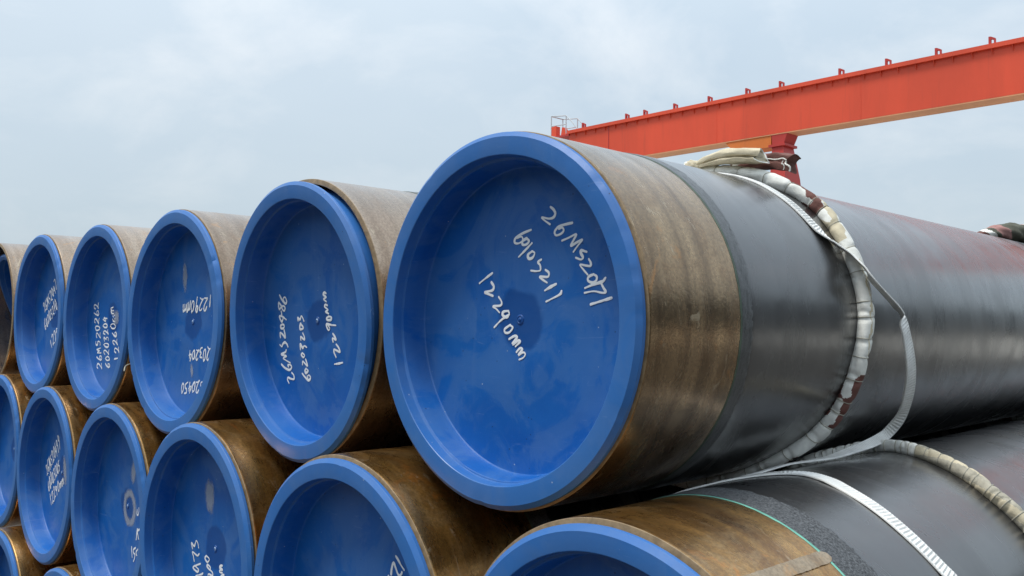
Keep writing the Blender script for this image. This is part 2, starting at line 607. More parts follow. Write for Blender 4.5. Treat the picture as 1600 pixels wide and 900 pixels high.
def cap_mesh(rim, seed=0):
    rnd = random.Random(seed)
    warp = [(k, rnd.uniform(0.0003, 0.0012) / (0.6 + 0.25 * k), rnd.uniform(0, 2 * PI)) for k in (2, 3, 4, 5, 7)]
    nicks = [(rnd.uniform(0, 2 * PI), rnd.uniform(0.008, 0.03), rnd.uniform(0.0008, 0.0026)) for _ in range(9)]
    bm = bmesh.new()
    k = rim - 0.453
    prof = [(0.4285, 0.135), (0.4315, 0.130), (0.4315, 0.0125), (rim - 0.003, 0.0118), (rim, 0.0095), (rim, 0.0008), (rim - 0.0004, 0.0),
            (0.4408 + k, -0.0088), (0.432 + k, -0.0088), (0.400, -0.0086), (0.3978, -0.0082), (0.3964, -0.0066), (0.3960, -0.004),
            (0.3945, 0.016), (0.3937, 0.0188), (0.3922, 0.0202), (0.3893, 0.0212), (0.3878, 0.0226), (0.3872, 0.0255),
            (0.3850, 0.060), (0.3835, 0.0855), (0.3822, 0.0892), (0.3796, 0.0914), (0.3755, 0.0922), (0.30, 0.0924), (0.20, 0.0924), (0.09, 0.0922), (0.086, 0.0925), (0.03, 0.0926),
            (0.013, 0.0922), (0.0118, 0.0905), (0.009, 0.0895), (0.0075, 0.0905), (0.006, 0.0905), (0.0045, 0.0885), (0.002, 0.0875), (0, 0.0874)]
    lathe(bm, prof, 208)
    # back of the plug
    lathe(bm, [(0.4285, 0.135), (0.0, 0.135)], 208)
    bmesh.ops.remove_doubles(bm, verts=bm.verts[:], dist=1e-5)
    bmesh.ops.recalc_face_normals(bm, faces=bm.faces[:])
    me = bpy.data.meshes.new('end_cap')
    bm.to_mesh(me)
    bm.free()
    for v in me.vertices:
        x, y, z = v.co
        r = math.hypot(x, z)
        if r > 0.39:
            a = math.atan2(z, x)
            d = sum(am * math.sin(k * a + ph) for k, am, ph in warp)
            dy = sum(am * 0.8 * math.sin(k * a + 2 * ph) for k, am, ph in warp[:3])
            if r > 0.43 and y < 0.003:          # knocks on the outer edge
                for na, nw, nd in nicks:
                    e = math.atan2(math.sin(a - na), math.cos(a - na)) / nw
                    d -= nd * math.exp(-e * e)
                    dy += nd * 0.7 * math.exp(-e * e)
            v.co = (x * (r + d) / r, y + dy, z * (r + d) / r)
    for p in me.polygons:
        p.use_smooth = True
    me.set_sharp_from_angle(angle=R_(24))
    me.materials.append(BLUE)
    return me


def lettering(strokes, parent, width=0.0088):
    """handwritten marker strokes lying on the disc of a cap (cap-local x, z in mm)"""
    bm = bmesh.new()
    rnd = random.Random(len(strokes))
    for si, st in enumerate(strokes):
        path = catmull([Vector((x / 1000, 0, z / 1000)) for x, z in st], 7)
        n = len(path)
        y0 = 0.0916 - 0.00006 * (si % 5)
        hw = width * rnd.uniform(0.42, 0.55)
        rows = []
        for i, (p, t, s, u) in enumerate(frames(path, Vector((0, -1, 0)))):
            e = i / (n - 1)
            w = hw * (0.80 + 0.30 * math.sin(PI * min(1, e * 1.2 + 0.1)) + 0.13 * math.sin(7 * e + si * 1.7) + 0.07 * math.sin(19 * e + si))
            y = y0 - 0.0004 * e
            rows.append((bm.verts.new(p + s * w + Vector((0, y, 0))), bm.verts.new(p + Vector((0, y - 0.0002, 0))), bm.verts.new(p - s * w + Vector((0, y, 0)))))
        for a, b in zip(rows, rows[1:]):
            bm.faces.new((a[0], a[1], b[1], b[0]))
            bm.faces.new((a[1], a[2], b[2], b[1]))
        for row, sgn in ((rows[0], -1), (rows[-1], 1)):   # round ends
            i = 0 if sgn < 0 else n - 1
            p, t, s, u = frames(path, Vector((0, -1, 0)))[i]
            w = (row[0].co - row[2].co).length / 2
            sv = (row[0].co - row[2].co).normalized()
            c = (row[0].co + row[2].co) / 2
            arc = [bm.verts.new(c + sv * w * math.cos(a) + t * sgn * w * math.sin(a)) for a in (PI * 0.2, PI * 0.4, PI * 0.6, PI * 0.8)]
            bm.faces.new([row[1], row[0]] + arc + [row[2]])
    for f in bm.faces:
        if f.normal.y > 0:
            f.normal_flip()
    me = bpy.data.meshes.new('lettering')
    bm.to_mesh(me)
    bm.free()
    return link_obj('lettering', me, MARKER, parent)


def smear(cx, cz, rx, rz, ang, parent, ring=False):
    bm = bmesh.new()
    lay = bm.verts.layers.float.new('fade')
    rings = []
    K = 7
    for k in range(K + 1):
        t = k / K
        row = []
        for i in range(28):
            a = 2 * PI * i / 28
            x, z = rx * t * math.cos(a), rz * t * math.sin(a)
            v = bm.verts.new((cx + x * math.cos(ang) - z * math.sin(ang), 0.0918 - 0.00035, cz + x * math.sin(ang) + z * math.cos(ang)))
            v[lay] = (1 - abs(t - 0.68) * 3.1 if ring else 1 - t ** 1.6)
            row.append(v)
            if k == 0:
                break
        rings.append(row)
    for a, b in zip(rings, rings[1:]):
        for i in range(28):
            if len(a) == 1:
                bm.faces.new((a[0], b[i], b[(i + 1) % 28]))
            else:
                bm.faces.new((a[i], b[i], b[(i + 1) % 28], a[(i + 1) % 28]))
    return finish(bm, 'dust_smear', SMEAR, parent)




# smooth stroke data traced as marker handwriting, millimetres from the cap centre
LETTERS = {
 'P1': [[[[101,273],[111,266],[117,256],[111,247],[96,245],[72,250],[83,241],[100,231]],[[172,229],[151,227],[128,223],[116,212],[120,203],[135,205],[145,212],[141,220],[130,218]],[[140,189],[160,194],[185,201],[178,189],[169,175],[188,182],[205,187],[192,175],[177,160]],[[218,158],[202,162],[201,155],[207,146],[201,141],[185,146]],[[225,141],[231,132],[230,125],[217,126],[198,129],[209,117],[222,105]],[[240,105],[225,100],[223,91],[237,86],[248,91],[249,100],[240,105]],[[275,96],[269,89],[260,86],[237,81],[214,74]],[[262,85],[269,74],[276,64],[266,62],[241,66],[213,63]],[[293,50],[271,45],[232,36]]],[[[35,222],[5,215],[-19,205],[-22,194],[-9,191],[6,197],[3,207],[-13,205]],[[20,202],[6,196],[7,187],[20,187],[29,195],[19,202]],[[39,189],[18,174],[-7,157]],[[41,169],[26,161],[29,151],[42,153],[49,164],[39,169]],[[72,147],[61,141],[68,133],[69,121],[55,119],[37,121]],[[86,121],[97,114],[94,104],[67,105],[78,97],[92,90]],[[122,86],[103,79],[85,71]],[[140,69],[133,60],[90,44]]],[[[-104,120],[-126,109],[-153,95]],[[-107,96],[-98,85],[-104,75],[-132,71],[-118,66],[-101,61]],[[-79,58],[-68,45],[-72,36],[-99,34],[-87,27],[-75,18]],[[-42,22],[-60,20],[-63,11],[-47,6],[-39,15],[-43,22]],[[-39,13],[-68,-1],[-94,-20]],[[-35,-13],[-55,-24],[-53,-33],[-38,-32],[-26,-20],[-36,-14]],[[-39,-49],[-20,-41],[-10,-43],[-17,-52],[-25,-61],[-5,-52],[1,-55],[-8,-62],[-15,-67]],[[-12,-81],[1,-71],[9,-73],[3,-81],[-4,-88],[12,-81],[20,-85],[13,-94],[-1,-99]]]],
 'P2': [[[[-254,88],[-242,76],[-229,66],[-212,58],[-204,65],[-211,78],[-221,80],[-228,73],[-221,64]],[[-238,48],[-261,62],[-263,53],[-258,39],[-240,48],[-225,50],[-216,43],[-222,33],[-235,38],[-240,48]],[[-245,31],[-241,16],[-258,14],[-253,4],[-241,-5],[-233,8],[-245,18]],[[-241,14],[-226,9],[-209,2]],[[-238,-14],[-251,-20],[-246,-29],[-228,-26],[-226,-17],[-238,-14]],[[-228,-34],[-223,-46],[-221,-61],[-238,-50],[-254,-44],[-256,-53],[-254,-61]],[[-203,-92],[-210,-83],[-223,-77],[-239,-83],[-247,-92],[-260,-86]],[[-216,-103],[-222,-111],[-251,-119],[-238,-122],[-215,-125],[-238,-133],[-217,-140],[-189,-147]],[[-252,-155],[-229,-166],[-197,-172],[-180,-162],[-189,-154],[-206,-155],[-202,-161]],[[-180,-181],[-167,-189],[-166,-202],[-188,-202],[-207,-199],[-211,-207],[-201,-218]]],[[[-128,-1],[-129,9],[-115,3],[-105,15],[-96,9],[-88,-2]],[[-110,-11],[-117,-20],[-114,-30],[-98,-28],[-95,-22],[-112,-11]],[[-98,-43],[-89,-54],[-88,-65],[-103,-59],[-113,-55],[-111,-67]],[[-117,-99],[-116,-81],[-101,-93],[-90,-86],[-74,-90]],[[-103,-110],[-111,-117],[-98,-125],[-89,-118],[-103,-110]],[[-84,-131],[-77,-141],[-72,-153],[-89,-145],[-102,-139],[-105,-150]],[[-82,-162],[-90,-171],[-82,-177],[-69,-169],[-83,-162]],[[-109,-180],[-93,-190],[-68,-201],[-54,-192],[-62,-184],[-76,-188],[-71,-194]]],[[[59,89],[48,92],[42,85],[60,76],[43,71],[59,62]],[[65,50],[52,52],[49,45],[69,35],[53,29],[72,23]],[[72,14],[59,8],[65,2],[85,3],[89,11],[71,14]],[[114,-15],[88,-14],[60,-11],[57,-17],[65,-28],[72,-31],[77,-24],[65,-14]],[[95,-42],[106,-51],[113,-61],[101,-58],[92,-57],[96,-68]],[[114,-76],[128,-87],[135,-100],[117,-96],[100,-93],[100,-103],[111,-117]],[[149,-133],[125,-137],[100,-140]]]],
 'P3': [[[[152,61],[158,106]],[[125,61],[114,46],[100,49],[103,66],[120,84],[131,95],[117,95],[104,96]],[[82,54],[73,47],[60,48],[62,62],[80,83],[93,93],[80,91],[64,97]],[[24,45],[34,39],[43,60],[30,63],[23,43],[29,70],[37,101]],[[-13,39],[2,53],[6,79],[-5,85],[-17,69],[-17,50],[-13,37]],[[-28,86],[-34,52],[-34,55],[-42,48],[-45,54],[-45,80]],[[-46,57],[-58,41],[-60,48],[-59,77]],[[-68,71],[-72,47],[-74,54],[-83,44],[-84,50],[-82,72]],[[-85,50],[-95,42],[-98,48],[-98,70]]],[[[158,-143],[150,-152],[140,-149],[142,-134],[157,-112],[168,-106],[154,-107],[145,-100]],[[109,-158],[122,-146],[126,-115],[118,-111],[109,-121],[105,-144],[110,-158]],[[91,-144],[75,-142],[85,-125],[75,-120],[81,-108],[96,-104]],[[56,-148],[49,-156],[40,-152],[40,-141],[52,-125],[66,-114],[51,-117],[42,-115]],[[9,-155],[23,-146],[24,-122],[20,-117],[7,-128],[6,-148],[11,-154]],[[-18,-161],[-6,-135],[-28,-139]],[[-24,-151],[-20,-118]]],[[[83,-275],[98,-272],[103,-262],[89,-258],[93,-244],[109,-242]],[[70,-276],[59,-288],[49,-286],[49,-274],[63,-251],[77,-237],[61,-245],[48,-246]],[[15,-288],[30,-278],[36,-255],[31,-246],[15,-260],[11,-278],[17,-285]],[[-15,-294],[1,-265],[-24,-275]],[[-20,-285],[-12,-250]],[[-64,-298],[-46,-294],[-44,-278],[-55,-276],[-54,-261],[-32,-250]],[[-90,-300],[-77,-285],[-71,-265],[-81,-258],[-91,-270],[-93,-288],[-87,-300]]]],
 'P4': [[[[-199,-260],[-213,-254],[-210,-239],[-188,-237],[-160,-249],[-143,-260],[-149,-246],[-151,-233]],[[-223,-203],[-193,-212],[-163,-217],[-149,-207],[-161,-196],[-181,-199],[-165,-215]],[[-160,-180],[-217,-181],[-184,-170],[-225,-165],[-168,-155]],[[-242,-124],[-238,-140],[-214,-139],[-210,-123],[-182,-126],[-176,-141]],[[-227,-104],[-236,-96],[-236,-84],[-220,-82],[-194,-96],[-175,-106],[-184,-91],[-181,-77]],[[-257,-52],[-239,-66],[-203,-63],[-191,-53],[-211,-46],[-246,-46],[-254,-56]],[[-259,-28],[-269,-21],[-265,-9],[-246,-9],[-225,-21],[-209,-31],[-210,-19],[-201,-4]],[[-282,24],[-253,15],[-219,11],[-210,19],[-223,34],[-241,29],[-230,15]],[[-261,44],[-281,51],[-280,63],[-263,65],[-230,55],[-218,46],[-225,61],[-219,74]]],[[[-97,-231],[-75,-243],[-48,-248],[-34,-240],[-43,-231],[-59,-233],[-53,-245]],[[-97,-205],[-78,-214],[-46,-212],[-40,-206],[-57,-196],[-79,-197],[-96,-206]],[[-106,-186],[-122,-178],[-120,-168],[-99,-166],[-66,-177],[-50,-185],[-55,-173],[-50,-161]],[[-127,-136],[-103,-147],[-71,-148],[-58,-139],[-73,-131],[-108,-131],[-121,-139]],[[-117,-120],[-126,-101],[-95,-110],[-90,-100],[-68,-101],[-63,-115]],[[-114,-85],[-136,-80],[-130,-70],[-113,-68],[-84,-76],[-65,-84],[-76,-74],[-76,-61]],[[-144,-41],[-126,-50],[-93,-49],[-87,-40],[-104,-32],[-132,-35],[-145,-45]],[[-147,-10],[-108,-19],[-124,2]],[[-136,-4],[-90,-5]]],[[[24,-204],[86,-197]],[[44,-173],[25,-167],[28,-154],[40,-151],[72,-160],[88,-174],[78,-158],[77,-145]],[[21,-134],[4,-128],[-2,-117],[18,-114],[46,-124],[65,-134],[53,-121],[53,-106]],[[-13,-77],[12,-89],[37,-93],[46,-84],[34,-72],[22,-76],[29,-88]],[[-39,-43],[-18,-54],[18,-53],[29,-43],[6,-32],[-28,-34],[-41,-46]],[[20,-21],[-8,-18],[1,-16],[-13,-9],[-4,-5],[17,-5]],[[0,-4],[-11,5],[-6,8],[16,12]],[[0,20],[-31,20],[-25,24],[-40,29],[-32,34],[-1,34]],[[-26,34],[-39,40],[-36,47],[-10,51]]]],
 'P5': [[[[-216,46],[-221,59],[-211,67],[-197,53],[-188,28],[-183,12],[-179,24],[-166,26]],[[-184,83],[-178,62],[-160,35],[-144,29],[-144,43],[-159,55],[-160,42]],[[-131,48],[-166,93],[-130,68],[-152,103],[-108,60]],[[-121,121],[-129,109],[-115,91],[-99,93],[-88,75],[-94,63]],[[-103,124],[-104,135],[-92,134],[-80,122],[-69,94],[-68,78],[-59,86],[-45,85]],[[-72,152],[-71,136],[-47,112],[-32,107],[-38,124],[-56,144],[-75,152]],[[-41,163],[-27,135],[-11,150]],[[-28,159],[4,121]],[[-37,191],[-13,200],[20,143]],[[14,204],[51,163]]],[[[-189,-26],[-184,-51],[-174,-77],[-157,-89],[-155,-76],[-164,-65],[-172,-75]],[[-156,-24],[-159,-40],[-140,-65],[-125,-72],[-130,-53],[-144,-34],[-157,-27]],[[-135,-23],[-136,-11],[-129,-3],[-118,-16],[-110,-43],[-109,-57],[-102,-45],[-94,-39]],[[-110,20],[-111,5],[-89,-24],[-74,-33],[-76,-14],[-97,11],[-113,22]],[[-88,19],[-72,28],[-67,4],[-50,1],[-42,-18],[-51,-27]],[[-50,29],[-51,42],[-41,46],[-31,29],[-29,10],[-32,-4],[-23,4],[-9,3]],[[-32,74],[8,18]],[[-2,86],[0,65],[28,34],[41,29],[32,54],[13,73],[-5,85]]],[[[-65,-152],[-34,-192]],[[-40,-133],[-38,-120],[-27,-118],[-13,-133],[-11,-160],[-11,-179],[-1,-168],[15,-164]],[[0,-118],[-5,-101],[9,-97],[26,-115],[31,-143],[31,-160],[40,-149],[59,-145]],[[53,-82],[39,-84],[47,-105],[61,-99],[55,-83],[71,-104],[86,-131]],[[84,-57],[81,-74],[101,-101],[119,-107],[118,-87],[97,-66],[81,-61]]]],
 'B5': [[[[-266,-12],[-270,3],[-261,6],[-251,-7],[-246,-30],[-246,-46],[-239,-36],[-228,-33]],[[-249,39],[-241,14],[-230,-11],[-215,-20],[-212,-7],[-223,3],[-229,-8]],[[-193,-8],[-232,50],[-195,13],[-220,58],[-178,8]],[[-187,73],[-198,63],[-192,50],[-175,46],[-162,25],[-176,20]],[[-177,75],[-181,91],[-169,93],[-162,82],[-151,55],[-145,35],[-142,49],[-133,53]],[[-150,121],[-152,105],[-133,74],[-119,66],[-121,84],[-138,111],[-153,121]],[[-134,141],[-113,97],[-102,114]],[[-116,126],[-85,77]],[[-98,156],[-111,156],[-98,134],[-86,135],[-98,157],[-80,129],[-63,100]],[[-71,179],[-87,187],[-78,165],[-64,159],[-71,182],[-57,154],[-42,119]]],[[[-222,-76],[-220,-96],[-211,-118],[-201,-124],[-197,-114],[-205,-101],[-211,-113]],[[-205,-49],[-205,-66],[-185,-100],[-175,-106],[-180,-83],[-192,-60],[-208,-48]],[[-188,-45],[-191,-28],[-185,-20],[-172,-41],[-164,-69],[-166,-85],[-159,-76],[-150,-70]],[[-155,-18],[-158,-34],[-142,-64],[-130,-69],[-130,-51],[-144,-27],[-158,-18]],[[-141,-7],[-131,5],[-124,-23],[-114,-21],[-106,-43],[-114,-54]],[[-117,6],[-116,21],[-108,21],[-99,10],[-97,-16],[-96,-36],[-90,-24],[-78,-23]],[[-90,39],[-88,19],[-72,-7],[-62,-8],[-64,7],[-78,31],[-90,35]],[[-55,59],[-65,46],[-58,29],[-46,32],[-37,17],[-47,0]]],[[[-187,-138],[-156,-191]],[[-154,-142],[-155,-126],[-144,-118],[-135,-138],[-135,-160],[-134,-181],[-127,-169],[-112,-164]],[[-129,-112],[-130,-96],[-120,-90],[-110,-103],[-104,-134],[-104,-157],[-98,-141],[-85,-134]],[[-78,-84],[-93,-86],[-88,-102],[-75,-100],[-79,-84],[-72,-105],[-65,-126]],[[-59,-51],[-63,-72],[-48,-99],[-36,-101],[-35,-81],[-48,-61],[-61,-53]],[[-23,-83],[-33,-62],[-27,-68],[-26,-59],[-21,-61],[-8,-80]],[[-18,-62],[-15,-52],[-10,-52],[4,-71]],[[17,-69],[0,-43],[6,-50],[4,-37],[12,-38],[25,-59]],[[16,-43],[17,-31],[22,-28],[38,-52]]]],
 'B4': [[[[56,-169],[61,-192],[67,-213]],[[101,-165],[79,-178],[84,-192],[97,-194],[94,-211],[84,-227]],[[129,-166],[111,-180],[114,-193],[127,-194]]],[[[116,-81],[111,-105],[107,-128]],[[137,-80],[119,-91],[125,-107],[132,-121]]],[[[107,0],[107,-20],[120,-20],[128,-4],[127,11]]]],
 'B3': [[[[-189,-35],[-198,-16],[-173,-23],[-159,-1],[-144,-7],[-136,-22]],[[-131,-44],[-147,-53],[-188,-47],[-179,-61],[-170,-78]],[[-118,-77],[-172,-98],[-176,-106],[-144,-112],[-131,-102],[-164,-93]],[[-95,-106],[-108,-114],[-153,-128]]],[[[-68,-38],[-82,-49],[-61,-60],[-45,-46],[-70,-38]],[[-56,-68],[-64,-75],[-39,-83],[-36,-73],[-57,-67]],[[-39,-83],[-19,-88],[-16,-100],[-48,-100],[-52,-113]]],[[[58,-48],[43,-53],[40,-60],[60,-62],[40,-69],[42,-75],[60,-73]],[[72,-78],[53,-85],[51,-95]]]],
 'B2': [[[[146,203],[157,195],[170,184],[183,175]],[[126,152],[130,172],[137,184],[146,173],[156,159],[164,156],[172,162],[174,167]],[[115,145],[112,136],[130,131]]]],
}



# ------------------------------------------------------------------ setting
def build_ground():
    bm = bmesh.new()
    s = 1500
    n = 24
    vs_ = [[bm.verts.new((-s + 2 * s * i / n, -s + 2 * s * j / n, 0)) for j in range(n + 1)] for i in range(n + 1)]
    for i in range(n):
        for j in range(n):
            bm.faces.new((vs_[i][j], vs_[i + 1][j], vs_[i + 1][j + 1], vs_[i][j + 1]))
    o = finish(bm, 'ground', GROUND, smooth=False)
    o.location = (0, 0, -2.23)
    o['kind'] = 'structure'


build_ground()
CONCRETE = mat_simple("bounce_slab_concrete", (0.40, 0.38, 0.34), 0.9, 0.2, 0.9, 0.4, 0.01, 20)
bm = bmesh.new()
box(bm, -60, 80, 15.0, 38.0, -2.40, -2.226)  # unseen pale slab, added to bounce light onto the girder's underside
finish(bm, 'added_bounce_slab', CONCRETE, smooth=False)['kind'] = 'structure'


# ------------------------------------------------------------------ the crane
def build_crane():
    Y0, Y1, ZB, ZT = 25.0, 25.75, 6.48, 7.90
    XL, XR = -22.62, 4.0
    root = empty('gantry_crane', (-13.3, 25.4, -2.23), "red gantry crane with long box girder crossing the sky behind the pipes", 'crane')
    root_off = -Vector(root.location)

    def part(name, bm, mt, parent=root, angle=30):
        bmesh.ops.translate(bm, verts=bm.verts[:], vec=root_off)
        return finish(bm, name, mt, parent, angle=angle)

    bm = bmesh.new()
    prism(bm, [(XL, ZB + 0.52), (XL + 2.1, ZB + 0.36), (XL + 3.4, ZB), (XR, ZB), (XR, ZT - 0.03), (XL, ZT - 0.03)], 'y', Y0, Y1)
    part('box_girder', bm, RED)
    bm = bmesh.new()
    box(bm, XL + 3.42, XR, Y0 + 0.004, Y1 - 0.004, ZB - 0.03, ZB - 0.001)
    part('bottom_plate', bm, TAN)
    bm = bmesh.new()
    box(bm, XL - 0.02, XR, Y0 - 0.10, Y1 + 0.10, ZT - 0.03, ZT + 0.10)
    part('top_flange', bm, RED)
    bm = bmesh.new()
    box(bm, XL + 0.4, XR, Y0 + 0.30, Y0 + 0.38, ZT + 0.10, ZT + 0.20)
    box(bm, XL + 0.4, XR, Y0 + 0.27, Y0 + 0.41, ZT + 0.102, ZT + 0.125)
    part('trolley_rail', bm, DARKRED)
    # web seam and end rib
    bm = bmesh.new()
    box(bm, XL + 2.06, XL + 2.10, Y0 - 0.012, Y0 + 0.01, ZB + 0.37, ZT - 0.04)
    part('web_seam', bm, DARKRED)
    for sx_ in (-15.6, -10.4, -5.1, 0.4, 6.2):
        bm = bmesh.new()
        box(bm, sx_, sx_ + 0.022, Y0 - 0.006, Y0 + 0.01, ZB + 0.002, ZT - 0.032)
        part('web_seam', bm, RED)
    # gussets under the flange
    x = XL + 0.35
    me = None
    while x < XR - 0.2:
        if me is None:
            bm = bmesh.new()
            prism(bm, [(0.0, 0.0), (-0.085, 0.0), (-0.01, -0.17), (0.0, -0.17)], 'x', -0.008, 0.008)
            g = finish(bm, 'gusset', RED, root, smooth=False)
            me = g.data
        else:
            g = bpy.data.objects.new('gusset', me)
            COL.objects.link(g)
            g.parent = root
        g.location = Vector((x, Y0 - 0.001, ZT - 0.031)) + root_off
        x += 0.522
    # hooked cable brackets standing on the flange
    me = None
    for bx in (-21.86, -19.62, -18.74, -17.36, -15.87, -14.35, -13.08, -11.01, -9.53, -8.07, -6.62, -5.2, -3.75, -2.3, -0.85):
        if me is None:
            bm = bmesh.new()
            prism(bm, [(-0.09, 0), (-0.03, 0), (-0.03, 0.15), (0.05, 0.12), (0.05, 0.0), (0.085, 0.0), (0.085, 0.16), (-0.03, 0.225), (-0.09, 0.23)], 'y', -0.04, 0.04)
            g = finish(bm, 'cable_bracket', DARKRED, root, smooth=False)
            me = g.data
        else:
            g = bpy.data.objects.new('cable_bracket', me)
            COL.objects.link(g)
            g.parent = root
        g.location = Vector((bx, Y0 + 0.02, ZT + 0.099)) + root_off
    # saddle, legs
    for lx, flip in ((-14.1, 1), (-2.6, -1)):
        bm = bmesh.new()
        prism(bm, [(lx - flip * 1.15, ZB - 0.032), (lx - flip * 0.8, ZB - 0.42), (lx + flip * 0.62, ZB - 0.42), (lx + flip * 0.62, ZB - 0.032)], 'y', Y0 + 0.03, Y1 - 0.03)
        part('saddle', bm, ORANGE)
        bm = bmesh.new()
        yc = (Y0 + Y1) / 2
        secs = [(0.64, 1.22, 0.36, ZB - 0.032), (0.66, 1.06, 0.34, ZB - 0.40), (0.66, 1.22, 0.5, ZB - 1.5), (0.5, 1.6, 1.1, -1.5)]
        rr_ = [[bm.verts.new((lx + flip * q[0], yc + q[1], z)) for q in ((a, -h), (b, -h), (b, h), (a, h))] for a, b, h, z in secs]
        for r0, r1 in zip(rr_, rr_[1:]):
            for i in range(4):
                bm.faces.new((r0[i], r0[(i + 1) % 4], r1[(i + 1) % 4], r1[i]))
        bm.faces.new(rr_[0])
        bm.faces.new(rr_[-1])
        part('leg', bm, DARKRED)
        bm = bmesh.new()
        box(bm, lx + flip * 0.56, lx + flip * 1.16, yc - 0.42, yc + 0.42, ZB - 0.44, ZB - 0.36)
        part('leg_flange', bm, DARKRED)
        bm = bmesh.new()
        box(bm, lx + flip * 0.65, lx + flip * 1.45, Y0 - 3.6, Y1 + 3.6, -2.1, -1.5)
        part('sill_beam', bm, DARKRED)
    # end of the girder: buffer posts, little platform and handrail
    bm = bmesh.new()
    box(bm, -23.72, XL - 0.02, Y0 - 0.05, Y1 + 0.05, ZT - 0.10, ZT - 0.02)
    part('end_platform', bm, DARKRED)
    bm = bmesh.new()
    box(bm, -23.66, -23.40, Y0, Y0 + 0.25, ZT - 0.02, ZT + 0.42)
    part('buffer_post', bm, RED)
    bm = bmesh.new()
    prism(bm, [(-23.12, ZT - 0.02), (-22.82, ZT - 0.02), (-22.86, ZT + 0.14), (-22.98, ZT + 0.31), (-23.06, ZT + 0.31)], 'y', Y0, Y0 + 0.2)
    part('buffer_post', bm, RED)
    bm = bmesh.new()
    for ya in (Y0 + 0.02, Y1 - 0.02):
        p = [Vector((-23.69, ya, ZT - 0.02)), Vector((-23.69, ya, ZT + 0.88)), Vector((-22.85, ya, ZT + 0.78)), Vector((-22.5, ya, ZT + 0.45)), Vector((-22.2, ya, ZT + 0.1))]
        for a, b in zip(p, p[1:]):
            tube(bm, [a, b], 0.022, 8, Vector((0, 1, 0.1)))
        tube(bm, [Vector((-22.85, ya, ZT - 0.02)), Vector((-22.85, ya, ZT + 0.78))], 0.022, 8, Vector((0, 1, 0.1)))
        tube(bm, [Vector((-23.69, ya, ZT + 0.46)), Vector((-22.85, ya, ZT + 0.42))], 0.02, 8, Vector((0, 1, 0.1)))
    tube(bm, [Vector((-23.69, Y0 + 0.02, ZT + 0.88)), Vector((-23.69, Y1 - 0.02, ZT + 0.88))], 0.028, 8)
    part('handrail', bm, GALV)


build_crane()


# unseen sheds added right of and behind the camera, darkening reflections and blocking low sky
def build_blocker_shed(loc, rot, length, label):
    root = empty('sky_blocker_shed', loc, label, 'sky_blocker_shed', None, (0, 0, rot))
    D, H = 18.0, 8.6
    bm = bmesh.new()
    n = int(length / 0.9)
    pts = []
    for i in range(n):                     # ribbed sheet wall facing local -y
        x = -length / 2 + length * i / n
        pts += [(x, 0.0), (x + 0.55, 0.0), (x + 0.62, 0.06), (x + 0.83, 0.06)]
    pts.append((length / 2, 0.0))
    a = [bm.verts.new((x, y, 0)) for x, y in pts]
    b = [bm.verts.new((x, y, H)) for x, y in pts]
    for i in range(len(pts) - 1):
        bm.faces.new((a[i], a[i + 1], b[i + 1], b[i]))
    box(bm, -length / 2, length / 2, 0.2, D, 0, H - 0.05)
    finish(bm, 'wall', SHEETING, root, smooth=False)
    bm = bmesh.new()
    prism(bm, [(-0.5, H + 0.003), (D / 2, H + 2.0), (D + 0.5, H + 0.003), (D + 0.5, H + 0.2), (D / 2, H + 2.25), (-0.5, H + 0.2)], 'x', -length / 2 - 0.4, length / 2 + 0.4)
    finish(bm, 'roof', SHEETING, root, smooth=False)
    x = -length / 2 + 8
    while x < length / 2 - 8:
        bm = bmesh.new()
        box(bm, x, x + 5, -0.08, -0.01, 0.0, 5.2)
        for k in range(12):
            box(bm, x + 0.05, x + 4.95, -0.11, -0.079, 0.1 + k * 0.42, 0.42 + k * 0.42)
        finish(bm, 'roller_door', DOOR, root, smooth=False)
        x += 17


SHEETING = mat_simple("dark_sheet_cladding", (0.085, 0.095, 0.10), 0.6, 0.15, 0.6, 0.1)
DOOR = mat_simple("roller_door_paint", (0.12, 0.13, 0.14), 0.5, 0.15, 2, 0.1)
build_blocker_shed((21.0, 20.0, -2.226), R_(-90), 150, "unseen long grey shed added at the right to darken the pipe reflections")
build_blocker_shed((-30.0, -19.0, -2.226), R_(180), 110, "unseen long grey shed added behind the camera to darken the caps")

# ------------------------------------------------------------------ the stack
GRP = 'capped steel pipes in the stack'
